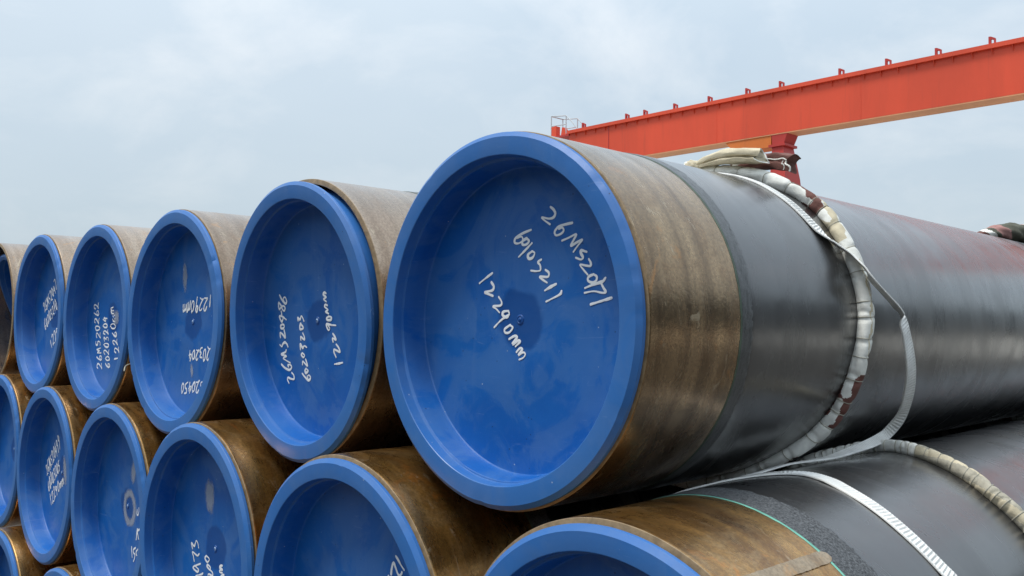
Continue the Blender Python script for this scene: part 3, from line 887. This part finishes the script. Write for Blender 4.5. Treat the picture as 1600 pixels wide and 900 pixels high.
# key, near end centre, cap offset (x, y, z), rim radius, cap tilt (about x, about z), bare, rough, steel, cap turn, label
PIPES = [
    ('P1', (0, 0.012, 0), (0, -0.012, 0.001), 0.453, (0, 0), 0.354, 0.044, 'a', "largest pipe at the right of the top row, its blue cap marked 60103211"),
    ('P2', (-0.9663, 0.0372, -0.0027), (-0.0081, -0.0215, -0.0073), 0.453, (0.052, -0.02), 0.365, 0.05, 'c', "pipe with a loosely seated blue cap marked 26MS20486, gap round its upper edge"),
    ('P3', (-1.9539, 0.0391, -0.0143), (0, -0.012, 0), 0.453, (0, 0), 0.36, 0.05, 'c', "pipe whose blue cap has upside-down writing 12290mm above the centre"),
    ('P4', (-2.9392, 0.0706, 0.0015), (0, -0.012, 0), 0.453, (0, 0), 0.36, 0.05, 'c', "pipe in the top row with sideways writing 12260mm on its blue cap"),
    ('P5', (-3.9215, 0.0867, 0.0192), (0, -0.012, 0), 0.453, (0, 0), 0.36, 0.05, 'c', "top-row pipe next to the open pipe, slanted white writing on its blue cap"),
    ('P6', (-4.9101, 0.0826, 0.030), (0, 0.22, -0.012), 0.430, (0.42, 0), 0.36, 0.05, 'c', "open-mouthed pipe at the left edge with its cap pushed inside"),
    ('B1', (0.470, -0.12, -0.842), (0.002, -0.0122, -0.002), 0.448, (0, 0), 0.352, 0.105, 'b', "rusty pipe at the bottom right with a raised weld seam and pale bare rim"),
    ('B2', (-0.4913, -0.1015, -0.8301), (0, -0.0122, -0.002), 0.451, (0, 0), 0.37, 0.07, 'b', "rusty pipe under the largest pipe, writing starting 12 low on its blue cap"),
    ('B3', (-1.4744, -0.0679, -0.83), (0, -0.012, 0), 0.453, (0, 0), 0.37, 0.07, 'b', "olive-brown pipe below the loose-capped one, grey smear above its marked centre"),
    ('B4', (-2.4513, -0.0159, -0.8359), (0, -0.012, 0), 0.453, (0, 0), 0.37, 0.07, 'b', "pipe whose blue cap has a pale grey ring round its centre"),
    ('B5', (-3.4269, 0.0028, -0.8174), (0, -0.012, 0), 0.453, (0, 0), 0.37, 0.07, 'b', "second-row pipe with slanted writing and a bright grey patch on its cap"),
    ('B6', (-4.4146, 0.0282, -0.8027), (0, -0.012, 0), 0.453, (0, 0), 0.37, 0.07, 'b', "second-row pipe cut by the left edge under the open pipe"),
    ('C4', (-2.9391, -0.0423, -1.6518), (0, -0.012, 0), 0.453, (0, 0), 0.37, 0.07, 'b', "lowest pipe of which only the cap's upper edge shows at the bottom"),
    ('C5', (-3.9227, -0.0696, -1.6349), (0, -0.012, 0), 0.453, (0, 0), 0.37, 0.07, 'b', "pipe in the bottom left corner, half its blue cap showing"),
    ('C3', (-1.962, -0.05, -1.660), (0, -0.012, 0), 0.453, (0, 0), 0.37, 0.07, 'b', "lowest-row pipe beneath the pipes with the smear and the grey ring"),
    ('C2', (-0.983, -0.06, -1.660), (0, -0.012, 0), 0.453, (0, 0), 0.37, 0.07, 'b', "lowest-row pipe beneath the rusty pipe marked 12"),
    ('C1', (-0.010, -0.07, -1.670), (0, -0.012, 0), 0.453, (0, 0), 0.37, 0.07, 'b', "lowest-row pipe straight below the largest pipe"),
    ('C0', (0.962, -0.07, -1.675), (0, -0.012, 0), 0.453, (0, 0), 0.37, 0.07, 'b', "lowest-row pipe right of the rusty pipe with the weld seam"),
]
pipe = {}
rt = random.Random(3)
for key, loc, off, rim, tilt, bare, rough, kind, label in PIPES:
    root = empty('steel_pipe', loc, label, 'pipe', GRP)
    spin = rt.uniform(0, 2 * PI)
    for nm, me in zip(('steel_tube', 'epoxy_line', 'coating_edge', 'coating'), pipe_meshes(bare, rough, kind)):
        o = bpy.data.objects.new(nm, me)
        COL.objects.link(o)
        o.parent = root
        o.rotation_euler = (0, spin if key != 'B1' else 0.0, 0)
    c = bpy.data.objects.new('end_cap', cap_mesh(rim, len(pipe) + 21))
    COL.objects.link(c)
    c.parent = root
    c.location = off
    c.rotation_euler = (tilt[0], 0, tilt[1])
    if key == 'P6':
        c['label'] = "blue cap fallen askew inside the pipe mouth"
    if key == 'P2':
        c['label'] = "blue cap sitting askew with its top standing off the pipe"
    if key in LETTERS:
        for ln in LETTERS[key]:
            lettering(ln, c, 0.0066 if key == 'P1' else 0.0078)
    # pale moulding sprue at the centre of the disc
    bm = bmesh.new()
    yd = 0.0915
    if key == 'P1':
        lathe(bm, [(0.0088, yd + 0.001), (0.0088, yd - 0.0008), (0.0112, yd - 0.0008), (0.0112, yd + 0.001)], 28)
        lathe(bm, [(0.0, yd - 0.0016), (0.003, yd - 0.0012), (0.0052, yd), (0.0055, yd + 0.001)], 20)
    else:
        lathe(bm, [(0.0, yd - 0.004), (0.004, yd - 0.0035), (0.0075, yd - 0.001), (0.0085, yd + 0.001)], 20)
    finish(bm, 'sprue_mark', SPRUE, c)
    pipe[key] = (root, c)
smear(-0.09, 0.19, 0.030, 0.085, 0.1, pipe['P3'][1])
smear(0.0, -0.20, 0.018, 0.04, 0.2, pipe['P3'][1])
smear(0.045, 0.02, 0.035, 0.10, 0.25, pipe['B5'][1])
smear(0.022, -0.006, 0.085, 0.095, 0.0, pipe['B4'][1], True)
smear(0.055, 0.16, 0.035, 0.08, -0.25, pipe['B4'][1])
smear(-0.055, 0.18, 0.05, 0.085, 0.1, pipe['B3'][1])
smear(0.03, 0.0, 0.05, 0.05, 0.1, pipe['P4'][1])

# raised longitudinal weld seam on the lower right pipe
bm = bmesh.new()
rows = []
rs = random.Random(11)
NS = 60
for k in range(NS + 1):
    y = 0.006 + (0.364 - 0.006) * k / NS
    c = R_(56.4) - 0.012 * k / NS
    w = 0.0155 + rs.uniform(-0.0006, 0.0006)
    if k > NS - 5:
        w *= (1, 0.97, 0.9, 0.75, 0.5)[k - (NS - 4)]
    row = []
    for t, h in ((-1, -0.001), (-0.98, 0.0024), (-0.5, 0.0032), (0.5, 0.0032), (0.97, 0.0026), (1, -0.001)):
        a = c + t * w / R_OUT + (rs.uniform(-0.0012, 0.0012) if abs(t) > 0.9 else 0)
        r = R_OUT + h + (rs.uniform(-0.0002, 0.0003) if h > 0 else 0)
        row.append(bm.verts.new((r * math.cos(a), y, r * math.sin(a))))
    rows.append(row)
for a, b in zip(rows, rows[1:]):
    for i in range(5):
        bm.faces.new((a[i], a[i + 1], b[i + 1], b[i]))
bm.faces.new(rows[-1])
bm.faces.new(rows[0][::-1])
finish(bm, 'weld_seam', mat_steel("ground_weld_steel", (0.32, 0.21, 0.115), (0.60, 0.46, 0.30), (0.52, 0.33, 0.15), 0.3), pipe['B1'][0], angle=50)


# ------------------------------------------------------------------ slings
def cyl(axis, th, y, r):
    a = R_(th)
    return Vector((axis[0] + r * math.cos(a), y, axis[1] + r * math.sin(a)))


def roll(name_root, axis, ctrl, parent, half_w, half_h, pitch, colour, mats, seed=1, pinch=0.24, step=0.005, squeeze=None):
    """quilted cloth roll laid round a pipe; ctrl = (theta, y); colour(theta, phi, s) -> material index"""
    rnd = random.Random(seed)
    ph = catmull([Vector((t, y, 0)) for t, y in ctrl], 30)
    # resample by arc length
    pts = [(p.x, p.y) for p in ph]
    acc = [0]
    for (t0, y0), (t1, y1) in zip(pts, pts[1:]):
        acc.append(acc[-1] + math.hypot(R_(t1 - t0) * 0.48, y1 - y0))
    total = acc[-1]
    n = int(total / step)
    bm = bmesh.new()
    cords = []
    rings = []
    SEG = 44
    joints = [0.0]
    while joints[-1] < total:
        joints.append(joints[-1] + pitch * rnd.uniform(0.6, 1.45))
    skew = [rnd.uniform(-0.35, 0.35) for _ in joints]
    j = 0
    ji = 0
    for k in range(n + 1):
        s = total * k / n
        while j < len(acc) - 2 and acc[j + 1] < s:
            j += 1
        f = (s - acc[j]) / max(1e-9, acc[j + 1] - acc[j])
        th = pts[j][0] + (pts[j + 1][0] - pts[j][0]) * f
        y = pts[j][1] + (pts[j + 1][1] - pts[j][1]) * f
        while ji < len(joints) - 2 and joints[ji + 1] < s:
            ji += 1
        sq = squeeze(th) if squeeze else 1.0
        wid = half_w(th) if callable(half_w) else half_w
        hei = (half_h(th) if callable(half_h) else half_h) * sq
        ring = []
        a = R_(th)
        er = Vector((math.cos(a), 0, math.sin(a)))
        et = Vector((math.sin(a), 0, -math.cos(a)))     # direction of decreasing theta
        for i in range(SEG):
            phi = 2 * PI * i / SEG
            # distance to the nearest joint, slightly skewed across the roll
            d = min(abs(s - q + 0.045 * math.cos(phi) * skew[ji]) for q in joints[max(0, ji - 1):ji + 3])
            pf = 1 - pinch * math.exp(-(d / (pitch * 0.13)) ** 2)
            pf *= 1 + 0.045 * math.sin(s * 37 + 2 * phi + seed) + 0.022 * math.sin(s * 83 + 5 * phi) + 0.02 * math.sin(4 * phi + s * 11)
            w = wid * math.cos(phi) * pf
            h = hei * math.sin(phi)
            h = h * pf if h > 0 else max(h, -hei * 0.75)
            base = R_COAT + hei * 0.74
            ring.append(bm.verts.new(Vector((axis[0], y + w, axis[1])) + er * (base + h)))
        rings.append((ring, th, s))
    for (a, th, s), (b, _, _) in zip(rings, rings[1:]):
        for i in range(SEG):
            fc = bm.faces.new((a[i], a[(i + 1) % SEG], b[(i + 1) % SEG], b[i]))
            fc.material_index = colour(th, 2 * PI * (i + 0.5) / SEG, s)
    bm.faces.new(rings[0][0][::-1])
    bm.faces.new(rings[-1][0])
    co = [[v.co.copy() for v in r[0]] for r in rings]
    finish(bm, name_root, mats, parent, angle=80)
    # thin cords tied round at the joints
    bm = bmesh.new()
    for q in joints[1:-1]:
        k = int(round(q / total * n))
        if 1 <= k < len(co) - 1:
            cen = sum(co[k], Vector()) / SEG
            lp = [p + (p - cen).normalized() * 0.0007 for p in co[k]]
            lp.append(lp[0])
            tube(bm, lp, 0.0013, 5, up=(co[k + 1][0] - co[k][0]).normalized(), cap=False)
    finish(bm, 'binding_cord', CORD, parent)['kind'] = 'stuff'
    return co


def ribbon(name, path, normals, width, mt, parent=None, thick=0.0035, rib=0.0065, rib_h=0.0011, step=0.0016):
    """woven webbing with crosswise ribs and stitched edges"""
    acc = [0]
    for a, b in zip(path, path[1:]):
        acc.append(acc[-1] + (b - a).length)
    total = acc[-1]
    n = int(total / step)
    bm = bmesh.new()
    rings = []
    j = 0
    P = []
    for k in range(n + 1):
        s = total * k / n
        while j < len(acc) - 2 and acc[j + 1] < s:
            j += 1
        f = (s - acc[j]) / max(1e-9, acc[j + 1] - acc[j])
        P.append((path[j].lerp(path[j + 1], f), normals[j].lerp(normals[j + 1], f).normalized(), s))
    us = (-0.5, -0.47, -0.40, -0.36, -0.2, 0.0, 0.2, 0.36, 0.40, 0.47, 0.5)
    for k, (p, nrm, s) in enumerate(P):
        t = (P[min(k + 2, n)][0] - P[max(k - 2, 0)][0]).normalized()
        sd_ = t.cross(nrm).normalized()
        nn = sd_.cross(t).normalized()
        ph = math.sin(2 * PI * s / rib)
        w = width(s / total) if callable(width) else width
        top = []
        for u in us:
            au = abs(u)
            h = thick / 2 + (rib_h * ph if au < 0.37 else (0.0005 if au < 0.48 else -thick * 0.3))
            if au > 0.44:
                h += 0.0004 * math.sin(2 * PI * s / rib * 1.5 + (2 if u > 0 else 0))
            top.append(bm.verts.new(p + sd_ * u * w + nn * h))
        bot = [bm.verts.new(p + sd_ * u * w - nn * thick / 2) for u in (0.5, -0.5)]
        rings.append(top + bot)
    m_ = len(rings[0])
    for a, b in zip(rings, rings[1:]):
        for i in range(m_):
            bm.faces.new((a[i], a[(i + 1) % m_], b[(i + 1) % m_], b[i]))
    bm.faces.new(rings[0][::-1])
    bm.faces.new(rings[-1])
    return finish(bm, name, mt, parent, angle=70)


def flap(name, pts, sect, scale, ups, mats, parent, thick=0.0028, wob=0.002, seed=1):
    """folded loose end of a cloth: an open folded section swept along pts"""
    rnd = random.Random(seed)
    path = catmull(pts, 5)
    n = len(path)
    S = catmull([Vector((a, b, 0)) for a, b in sect], 4)
    bm = bmesh.new()
    rows = []
    for k, (p, t, sd_, nn) in enumerate(frames(path, ups)):
        e = k / (n - 1)
        sc = scale(e)
        row = []
        for i, q in enumerate(S):
            wv = wob * math.sin(e * 9 + i * 0.8 + seed) + rnd.uniform(-0.0005, 0.0005)
            end = 0.012 * math.sin(i * 0.5 + seed) * (e ** 6)
            row.append(bm.verts.new(p + sd_ * q.x * sc[0] + nn * (q.y * sc[1] + wv) + t * end))
        rows.append(row)
    for k, (a, b) in enumerate(zip(rows, rows[1:])):
        for i in range(len(S) - 1):
            fc = bm.faces.new((a[i], a[i + 1], b[i + 1], b[i]))
            fc.material_index = 1 if len(mats) > 1 and (k >= n - 3 or i == len(S) - 2) else 0
    o = finish(bm, name, mats, parent, angle=80)
    md = o.modifiers.new('thickness', 'SOLIDIFY')
    md.thickness = thick
    md.offset = 0
    return o


def loft(name, pts, sect, scale, ups, mats, parent, wob=0.0015, seed=1, hem=None):
    """bundle of folded cloth: closed section swept along pts, hollow at its far end"""
    path = catmull(pts, 6)
    n = len(path)
    S = catmull([Vector((a, b, 0)) for a, b in sect + sect[:1]], 5)[:-1]
    M_ = len(S)
    bm = bmesh.new()
    rows = []
    co = []
    fr = frames(path, ups)
    for k, (p, t, sd_, nn) in enumerate(fr):
        e = k / (n - 1)
        sx, sy = scale(e)
        row = []
        for i, q in enumerate(S):
            wv = wob * (math.sin(e * 11 + i * 0.7 + seed) + 0.7 * math.sin(e * 23 - i * 0.45))
            end = 0.010 * math.sin(2 * PI * i / M_ * 2 + seed) * (e ** 5)
            row.append(p + sd_ * (q.x * sx) + nn * (q.y * sy + wv) + t * end)
        co.append(row)
    p, t, sd_, nn = fr[-1]
    cen = sum(co[-1], Vector()) / M_
    co.append([cen + (q - cen) * 0.82 - t * 0.002 for q in co[-1]])
    co.append([cen + (q - cen) * 0.7 - t * (0.001 if hem else 0.006) for q in co[-2]])
    rows = [[bm.verts.new(q) for q in row] for row in co]
    for k, (a, b) in enumerate(zip(rows, rows[1:])):
        for i in range(M_):
            f = bm.faces.new((a[i], a[(i + 1) % M_], b[(i + 1) % M_], b[i]))
            f.material_index = min(len(mats) - 1, 1) if k == n - 1 and not hem else 0
    bm.faces.new(rows[0][::-1])
    bm.faces.new(rows[-1])
    o = finish(bm, name, mats, parent, angle=60)
    if hem:
        bm = bmesh.new()
        for i in hem:
            tube(bm, [co[k][i % M_] for k in range(n)], 0.0022, 6, ups)
        for kk, rr2 in ((n - 1, 0.0026), (n - 4, 0.0016)):
            tube(bm, [q + t * 0.003 * math.sin(i * 0.6) for i, q in enumerate(co[kk][:12])], rr2, 6, t, cap=False)
        finish(bm, 'hem', [QUILT], o)
    return o


def knot(name, loc, r, mats, parent, seed=2, sx=1.0):
    """lumpy gathered knot with crossing creases"""
    bm = bmesh.new()
    bmesh.ops.create_icosphere(bm, subdivisions=4, radius=1.0)
    for v in bm.verts:
        d = v.co.normalized()
        g = 1.0
        for ax in (Vector((0.6, 0.7, 0.35)).normalized(), Vector((-0.5, 0.75, 0.45)).normalized()):
            g -= 0.16 * math.exp(-(d.dot(ax) / 0.07) ** 2)
        g *= 1 + 0.05 * math.sin(d.x * 9 + d.z * 7 + seed) + 0.04 * math.sin(d.y * 13 - d.z * 8)
        v.co = Vector((d.x * r * sx, d.y * r, d.z * r * 0.92)) * g
    for f in bm.faces:
        c = f.calc_center_median()
        f.material_index = 0 if c.x > -0.35 * r * sx else 1
    bmesh.ops.translate(bm, verts=bm.verts[:], vec=loc)
    return finish(bm, name, mats, parent, angle=80)


AX1 = (0.0, 0.0)
AXB = (0.470, -0.842)
CLOTH = [QUILT, BROWN, CREAM]

# --- padded sling round the largest pipe
sl = empty('padded_sling', (0, 0.95, R_COAT), "white quilted cloth roll with brown patches tied round the largest pipe", 'padded sling', 'padded slings round the pipes')
slo = -Vector(sl.location)


def col1(th, phi, s):
    c = math.cos(phi)                 # > 0: the far side of the roll
    w = 0.10 * math.sin(s * 90 + 2 * phi) + 0.06 * math.sin(s * 211)
    if 44 < th < 70 and abs(c - (th - 56) * 0.08) < 0.44 + w:
        return 1
    if 30 < th < 66 and abs(c - (th - 46) * 0.075 - 0.05) < 0.5 + w:
        return 2
    if -36 < th < -16 and c > -0.86 + w + 0.0022 * (th + 26) ** 2:
        return 1
    if -72 < th < -49 and c > -0.3:
        return 1
    if -10 < th < 22 and -0.42 < c - w < -0.16:
        return 2
    return 0


def wid1(th):
    return 0.0235 + 0.011 * max(0, min(1, (th - 55) / 20))


def sq1(th):
    # squeezed flat where the pipe rests on its neighbours
    return 1 - 0.28 * math.exp(-((th + 61) / 10) ** 2) - 0.28 * math.exp(-((th + 120) / 10) ** 2)


c1 = [(104, .915), (98, .925), (88, .945), (75, .955), (65, .957), (60, .965), (55, .985), (45, .995), (34, .985), (22, .98), (13, .98), (5.7, .98), (-3.8, .972), (-12, .961), (-20, .957), (-28, .950), (-36, .935), (-43, .912), (-50, .875), (-60, .84), (-75, .81), (-100, .80), (-130, .80), (-160, .82), (-190, .85), (-220, .88), (-245, .90), (-255, .91)]
sling_off = bpy.data.objects.new('tmp', None)


def local(o, root):
    """keep mesh data in place: child of an Empty that is not at the origin"""
    o.matrix_parent_inverse = Matrix.Translation(-Vector(root.location))


before = set(bpy.data.objects)
roll('quilted_roll', AX1, c1, sl, wid1, 0.0225, 0.062, col1, CLOTH, 5, 0.16, 0.0033, sq1)
knot('knot', cyl(AX1, 96, 0.905, 0.500), 0.026, [CREAM, QUILT], sl, 2, 1.2)
fold = [(.030, .000), (.036, .007), (.026, .0125), (.036, .017), (.036, .028), (.020, .037), (-.020, .036), (-.034, .026), (-.028, .015), (-.034, .000)]
loft('loose_end', [cyl(AX1, 95, .908, .492), cyl(AX1, 90, .916, .497), cyl(AX1, 83, .924, .503), cyl(AX1, 76, .930, .511), cyl(AX1, 70, .934, .520)], fold,
     lambda e: (0.35 + 0.65 * min(1, e * 1.7), 0.45 + 0.65 * min(1, e * 2.2)), Vector((0.1, 0, 1)), [CREAM, QUILT], sl, 0.0014, 3)
box_fold = [(.030, .002), (.034, .016), (.029, .022), (.033, .040), (.020, .047), (-.022, .045), (-.031, .038), (-.028, .020), (-.026, .002)]
o = loft('loose_end', [cyl(AX1, 85, 1.0, .488), cyl(AX1, 79, 1.005, .496), cyl(AX1, 73, 1.01, .505), cyl(AX1, 67, 1.012, .513), cyl(AX1, 63, 1.012, .518)], box_fold,
         lambda e: (0.75 + 0.25 * e, 0.5 + 0.6 * min(1, e * 1.4)), Vector((0.3, 0, 1)), [BROWN, QUILT], sl, 0.0022, 8, hem=(12,))
o['label'] = "brown folded loose end with white hem"

# --- padded sling round the lower right pipe
sl2 = empty('padded_sling', (0.47, 1.17, -0.38), "narrow dirty beige cloth roll tied round the lower right pipe", 'padded sling', 'padded slings round the pipes')


def col2(th, phi, s):
    if th > 84:
        return 0 if math.cos(phi) < 0.1 else 1
    c = math.sin(phi * 2 + s * 20)
    return 1 if c > -0.2 else 2


c2 = [(-215, 1.10), (-190, 1.12), (-120, 1.17), (-60, 1.18), (-20, 1.18), (10, 1.175), (30, 1.165), (44.4, 1.158), (54, 1.152), (64, 1.168), (71.3, 1.179), (84, 1.214), (98.8, 1.262), (106, 1.225), (113, 1.14), (121, 1.10), (132, 1.09), (143, 1.10)]
roll('quilted_roll', AXB, c2[::-1], sl2, 0.021, 0.021, 0.034, col2, [QUILT, DIRTY, CREAM], 9, 0.17, 0.0036)

# --- sling far along the largest pipe, with its bundled ends
sl3 = empty('padded_sling', (0, 3.6, R_COAT), "bundled pink, olive and white cloth tied on top of the largest pipe farther back", 'padded sling', 'padded slings round the pipes')


def col3(th, phi, s):
    return (0, 1, 2, 0, 2)[int(s / 0.07) % 5]


roll('quilted_roll', AX1, [(88, 3.78), (75, 3.79), (60, 3.8), (30, 3.82), (0, 3.83), (-50, 3.82), (-100, 3.8), (-160, 3.78), (-220, 3.76), (-262, 3.75)], sl3, 0.03, 0.024, 0.06, col3, [QUILT, BROWN, OLIVE], 4, 0.18, 0.008)


def bundle(parent):
    bm = bmesh.new()
    path = catmull([cyl(AX1, 92, 3.36, .466), cyl(AX1, 88, 3.44, .484), cyl(AX1, 84, 3.54, .500), cyl(AX1, 80, 3.66, .505), cyl(AX1, 75, 3.80, .505), cyl(AX1, 70, 3.92, .495)], 16)
    n = len(path)
    rings = []
    SEG = 28
    for k, (p, t, s, u) in enumerate(frames(path, Vector((0.2, 0, 1)))):
        e = k / (n - 1)
        r = 0.010 + 0.042 * min(1, e * 1.9) ** 0.8
        row = []
        for i in range(SEG):
            a = 2 * PI * i / SEG
            g = 1 + 0.07 * math.sin(6 * a + e * 30) + 0.06 * math.sin(e * 55 + 2 * a)
            row.append(bm.verts.new(p + (s * math.cos(a) * 1.25 + u * math.sin(a) * 0.95) * r * g))
        rings.append((row, e))
    for (a, e), (b, _) in zip(rings, rings[1:]):
        for i in range(SEG):
            f = bm.faces.new((a[i], a[(i + 1) % SEG], b[(i + 1) % SEG], b[i]))
            tw = e + 0.05 * math.sin(2 * PI * i / SEG)
            f.material_index = 2 if tw < 0.14 else 0 if tw < 0.22 else 3 if tw < 0.27 else 1 if tw < 0.40 else 3 if tw < 0.72 else 2
    bm.faces.new(rings[0][0][::-1])
    bm.faces.new(rings[-1][0])
    finish(bm, 'bundled_end', [QUILT, PINK, BROWN, OLIVE], parent, angle=70)
    flap('loose_end', [cyl(AX1, 84, 3.72, .525), cyl(AX1, 78, 3.80, .545), cyl(AX1, 72, 3.88, .545), cyl(AX1, 67, 3.98, .53)], [(-.05, 0), (.03, .004), (.045, .012), (.02, .02), (-.04, .022), (-.05, .03), (.02, .034)],
         lambda e: (0.7 + 0.3 * e, 0.6 + 0.5 * e), Vector((0.2, 0, 1)), [PINK, QUILT], parent, 0.004, 0.003, 5)


bundle(sl3)

# --- end of a cloth roll wedged between two pipes, only its white tip shows
sl4 = empty('cloth_pad', (-1.30, 0.22, -0.40), "white cloth wad wedged on the olive-brown pipe behind the loose cap", 'cloth pad')
bm = bmesh.new()
path = catmull([Vector((-1.375, 0.155, -0.366)), Vector((-1.345, 0.165, -0.366)), Vector((-1.30, 0.175, -0.385)), Vector((-1.25, 0.185, -0.42)), Vector((-1.20, 0.195, -0.46))], 8)
tube(bm, path, lambda k: 0.012 + 0.017 * math.sin(min(1.0, (k + 1) / 9) * PI / 2) + 0.002 * math.sin(k * 2.1), 18, Vector((0, 1, 0.1)))
finish(bm, 'cloth_roll', QUILT, sl4)

for rt_ in (sl, sl2, sl3, sl4):
    for ch in rt_.children:
        local(ch, rt_)
bpy.data.objects.remove(sling_off)

# --- white webbing strap over the largest pipe, hanging loose at its side
top_part = [(250, .86, .4632), (215, .86, .4632), (180, .85, .4632), (150, .85, .4632), (125, .86, .4632), (108, .865, .4632), (95, .868, .4634), (84, .870, .4634), (74, .872, .4634), (66, .870, .4634), (59, .867, .4634), (50, .872, .4634), (42, .878, .4636), (35, .887, .466), (29, .915, .474), (23.3, .945, .492), (17.8, .952, .512), (13.4, .968, .518), (9.4, 1.039, .515), (6.7, 1.091, .513), (4.3, 1.122, .513), (1.6, 1.138, .514), (-2.5, 1.160, .515), (-13.3, 1.229, .514), (-24.1, 1.292, .513), (-33.5, 1.337, .512)]
pts = [cyl(AX1, *q) for q in top_part]
nrm = [Vector((math.cos(R_(q[0])), 0 if q[0] > 0 else -0.55 * min(1, -q[0] / 25), math.sin(R_(q[0])) if q[0] > -5 else 0.0)).normalized() for q in top_part]
for i_, q in enumerate(top_part):
    if 4 < q[0] < 32:                      # half a twist where the strap leaves the pipe
        nrm[i_] = Vector((0.5, 0.3, 0.8)).normalized()
tail = [((.392, 1.325, -.335), (.78, -.6, .2)), ((.394, 1.255, -.349), (.68, -.62, .38)), ((.396, 1.175, -.358), (.5, -.5, .7)), ((.392, 1.09, -.366), (.3, -.3, .9)), ((.376, .985, -.380), (.02, -.05, 1)), ((.352, .88, -.3860), (-.2, 0, 1)), ((.340, .78, -.3870), (-.25, 0, 1)), ((.325, .66, -.398), (-.3, 0, 1)), ((.305, .56, -.408), (-.35, 0, 1))]
pts += [Vector(a) for a, b in tail]
nrm += [Vector(b).normalized() for a, b in tail]
KK = 14
P_ = catmull(pts, KK)
Nn = []
for i in range(len(P_)):
    f = i / KK
    a = min(int(f), len(nrm) - 1)
    b = min(a + 1, len(nrm) - 1)
    Nn.append(nrm[a].lerp(nrm[b], f - a).normalized())
st = ribbon('webbing_strap', P_, Nn, lambda e: 0.046 - 0.014 * max(0.0, min(1.0, (e - 0.70) / 0.08)), WEB, rib=0.0105, rib_h=0.0017)
st['label'] = "loose white webbing strap hanging in a loop from the largest pipe"
st['category'] = 'strap'
st['group'] = 'white webbing straps'

# --- white webbing strap laid over the lower right pipe
b_part = [(200, .20, .4638), (160, .26, .4638), (140, .31, .4638), (122, .39, .4638), (112, .47, .4638), (104, .555, .4638), (97, .618, .4638), (90, .640, .4638), (83.5, .632, .4638), (77.4, .615, .4638), (65.2, .592, .4638), (54, .583, .4638), (42.6, .592, .4638), (34, .606, .4638), (15, .62, .4638), (-10, .63, .4638), (-40, .63, .4638), (-80, .62, .4638)]
pts = [cyl(AXB, *q) for q in b_part]
nrm = [Vector((math.cos(R_(q[0])), 0, math.sin(R_(q[0])))) for q in b_part]
P_ = catmull(pts, KK)
Nn = []
for i in range(len(P_)):
    f = i / KK
    a = min(int(f), len(nrm) - 1)
    b = min(a + 1, len(nrm) - 1)
    Nn.append(nrm[a].lerp(nrm[b], f - a).normalized())
st = ribbon('webbing_strap', P_, Nn, 0.050, WEB, rib=0.0105, rib_h=0.0019)
st['label'] = "taut ribbed white webbing strap laid over the lower right pipe"
st['category'] = 'strap'
st['group'] = 'white webbing straps'

# --- loose end of thin wire poking out between two caps of the top row
bm = bmesh.new()
tube(bm, catmull([Vector((-2.455, 0.10, -0.20)), Vector((-2.450, 0.06, -0.205)), Vector((-2.435, 0.03, -0.215)), Vector((-2.41, 0.015, -0.235))], 6), 0.0028, 8, Vector((0, 0.1, 1)))
o = finish(bm, 'wire', CORD)
o['label'] = "short pale wire end poking out between two blue caps of the top row"
o['category'] = 'wire'
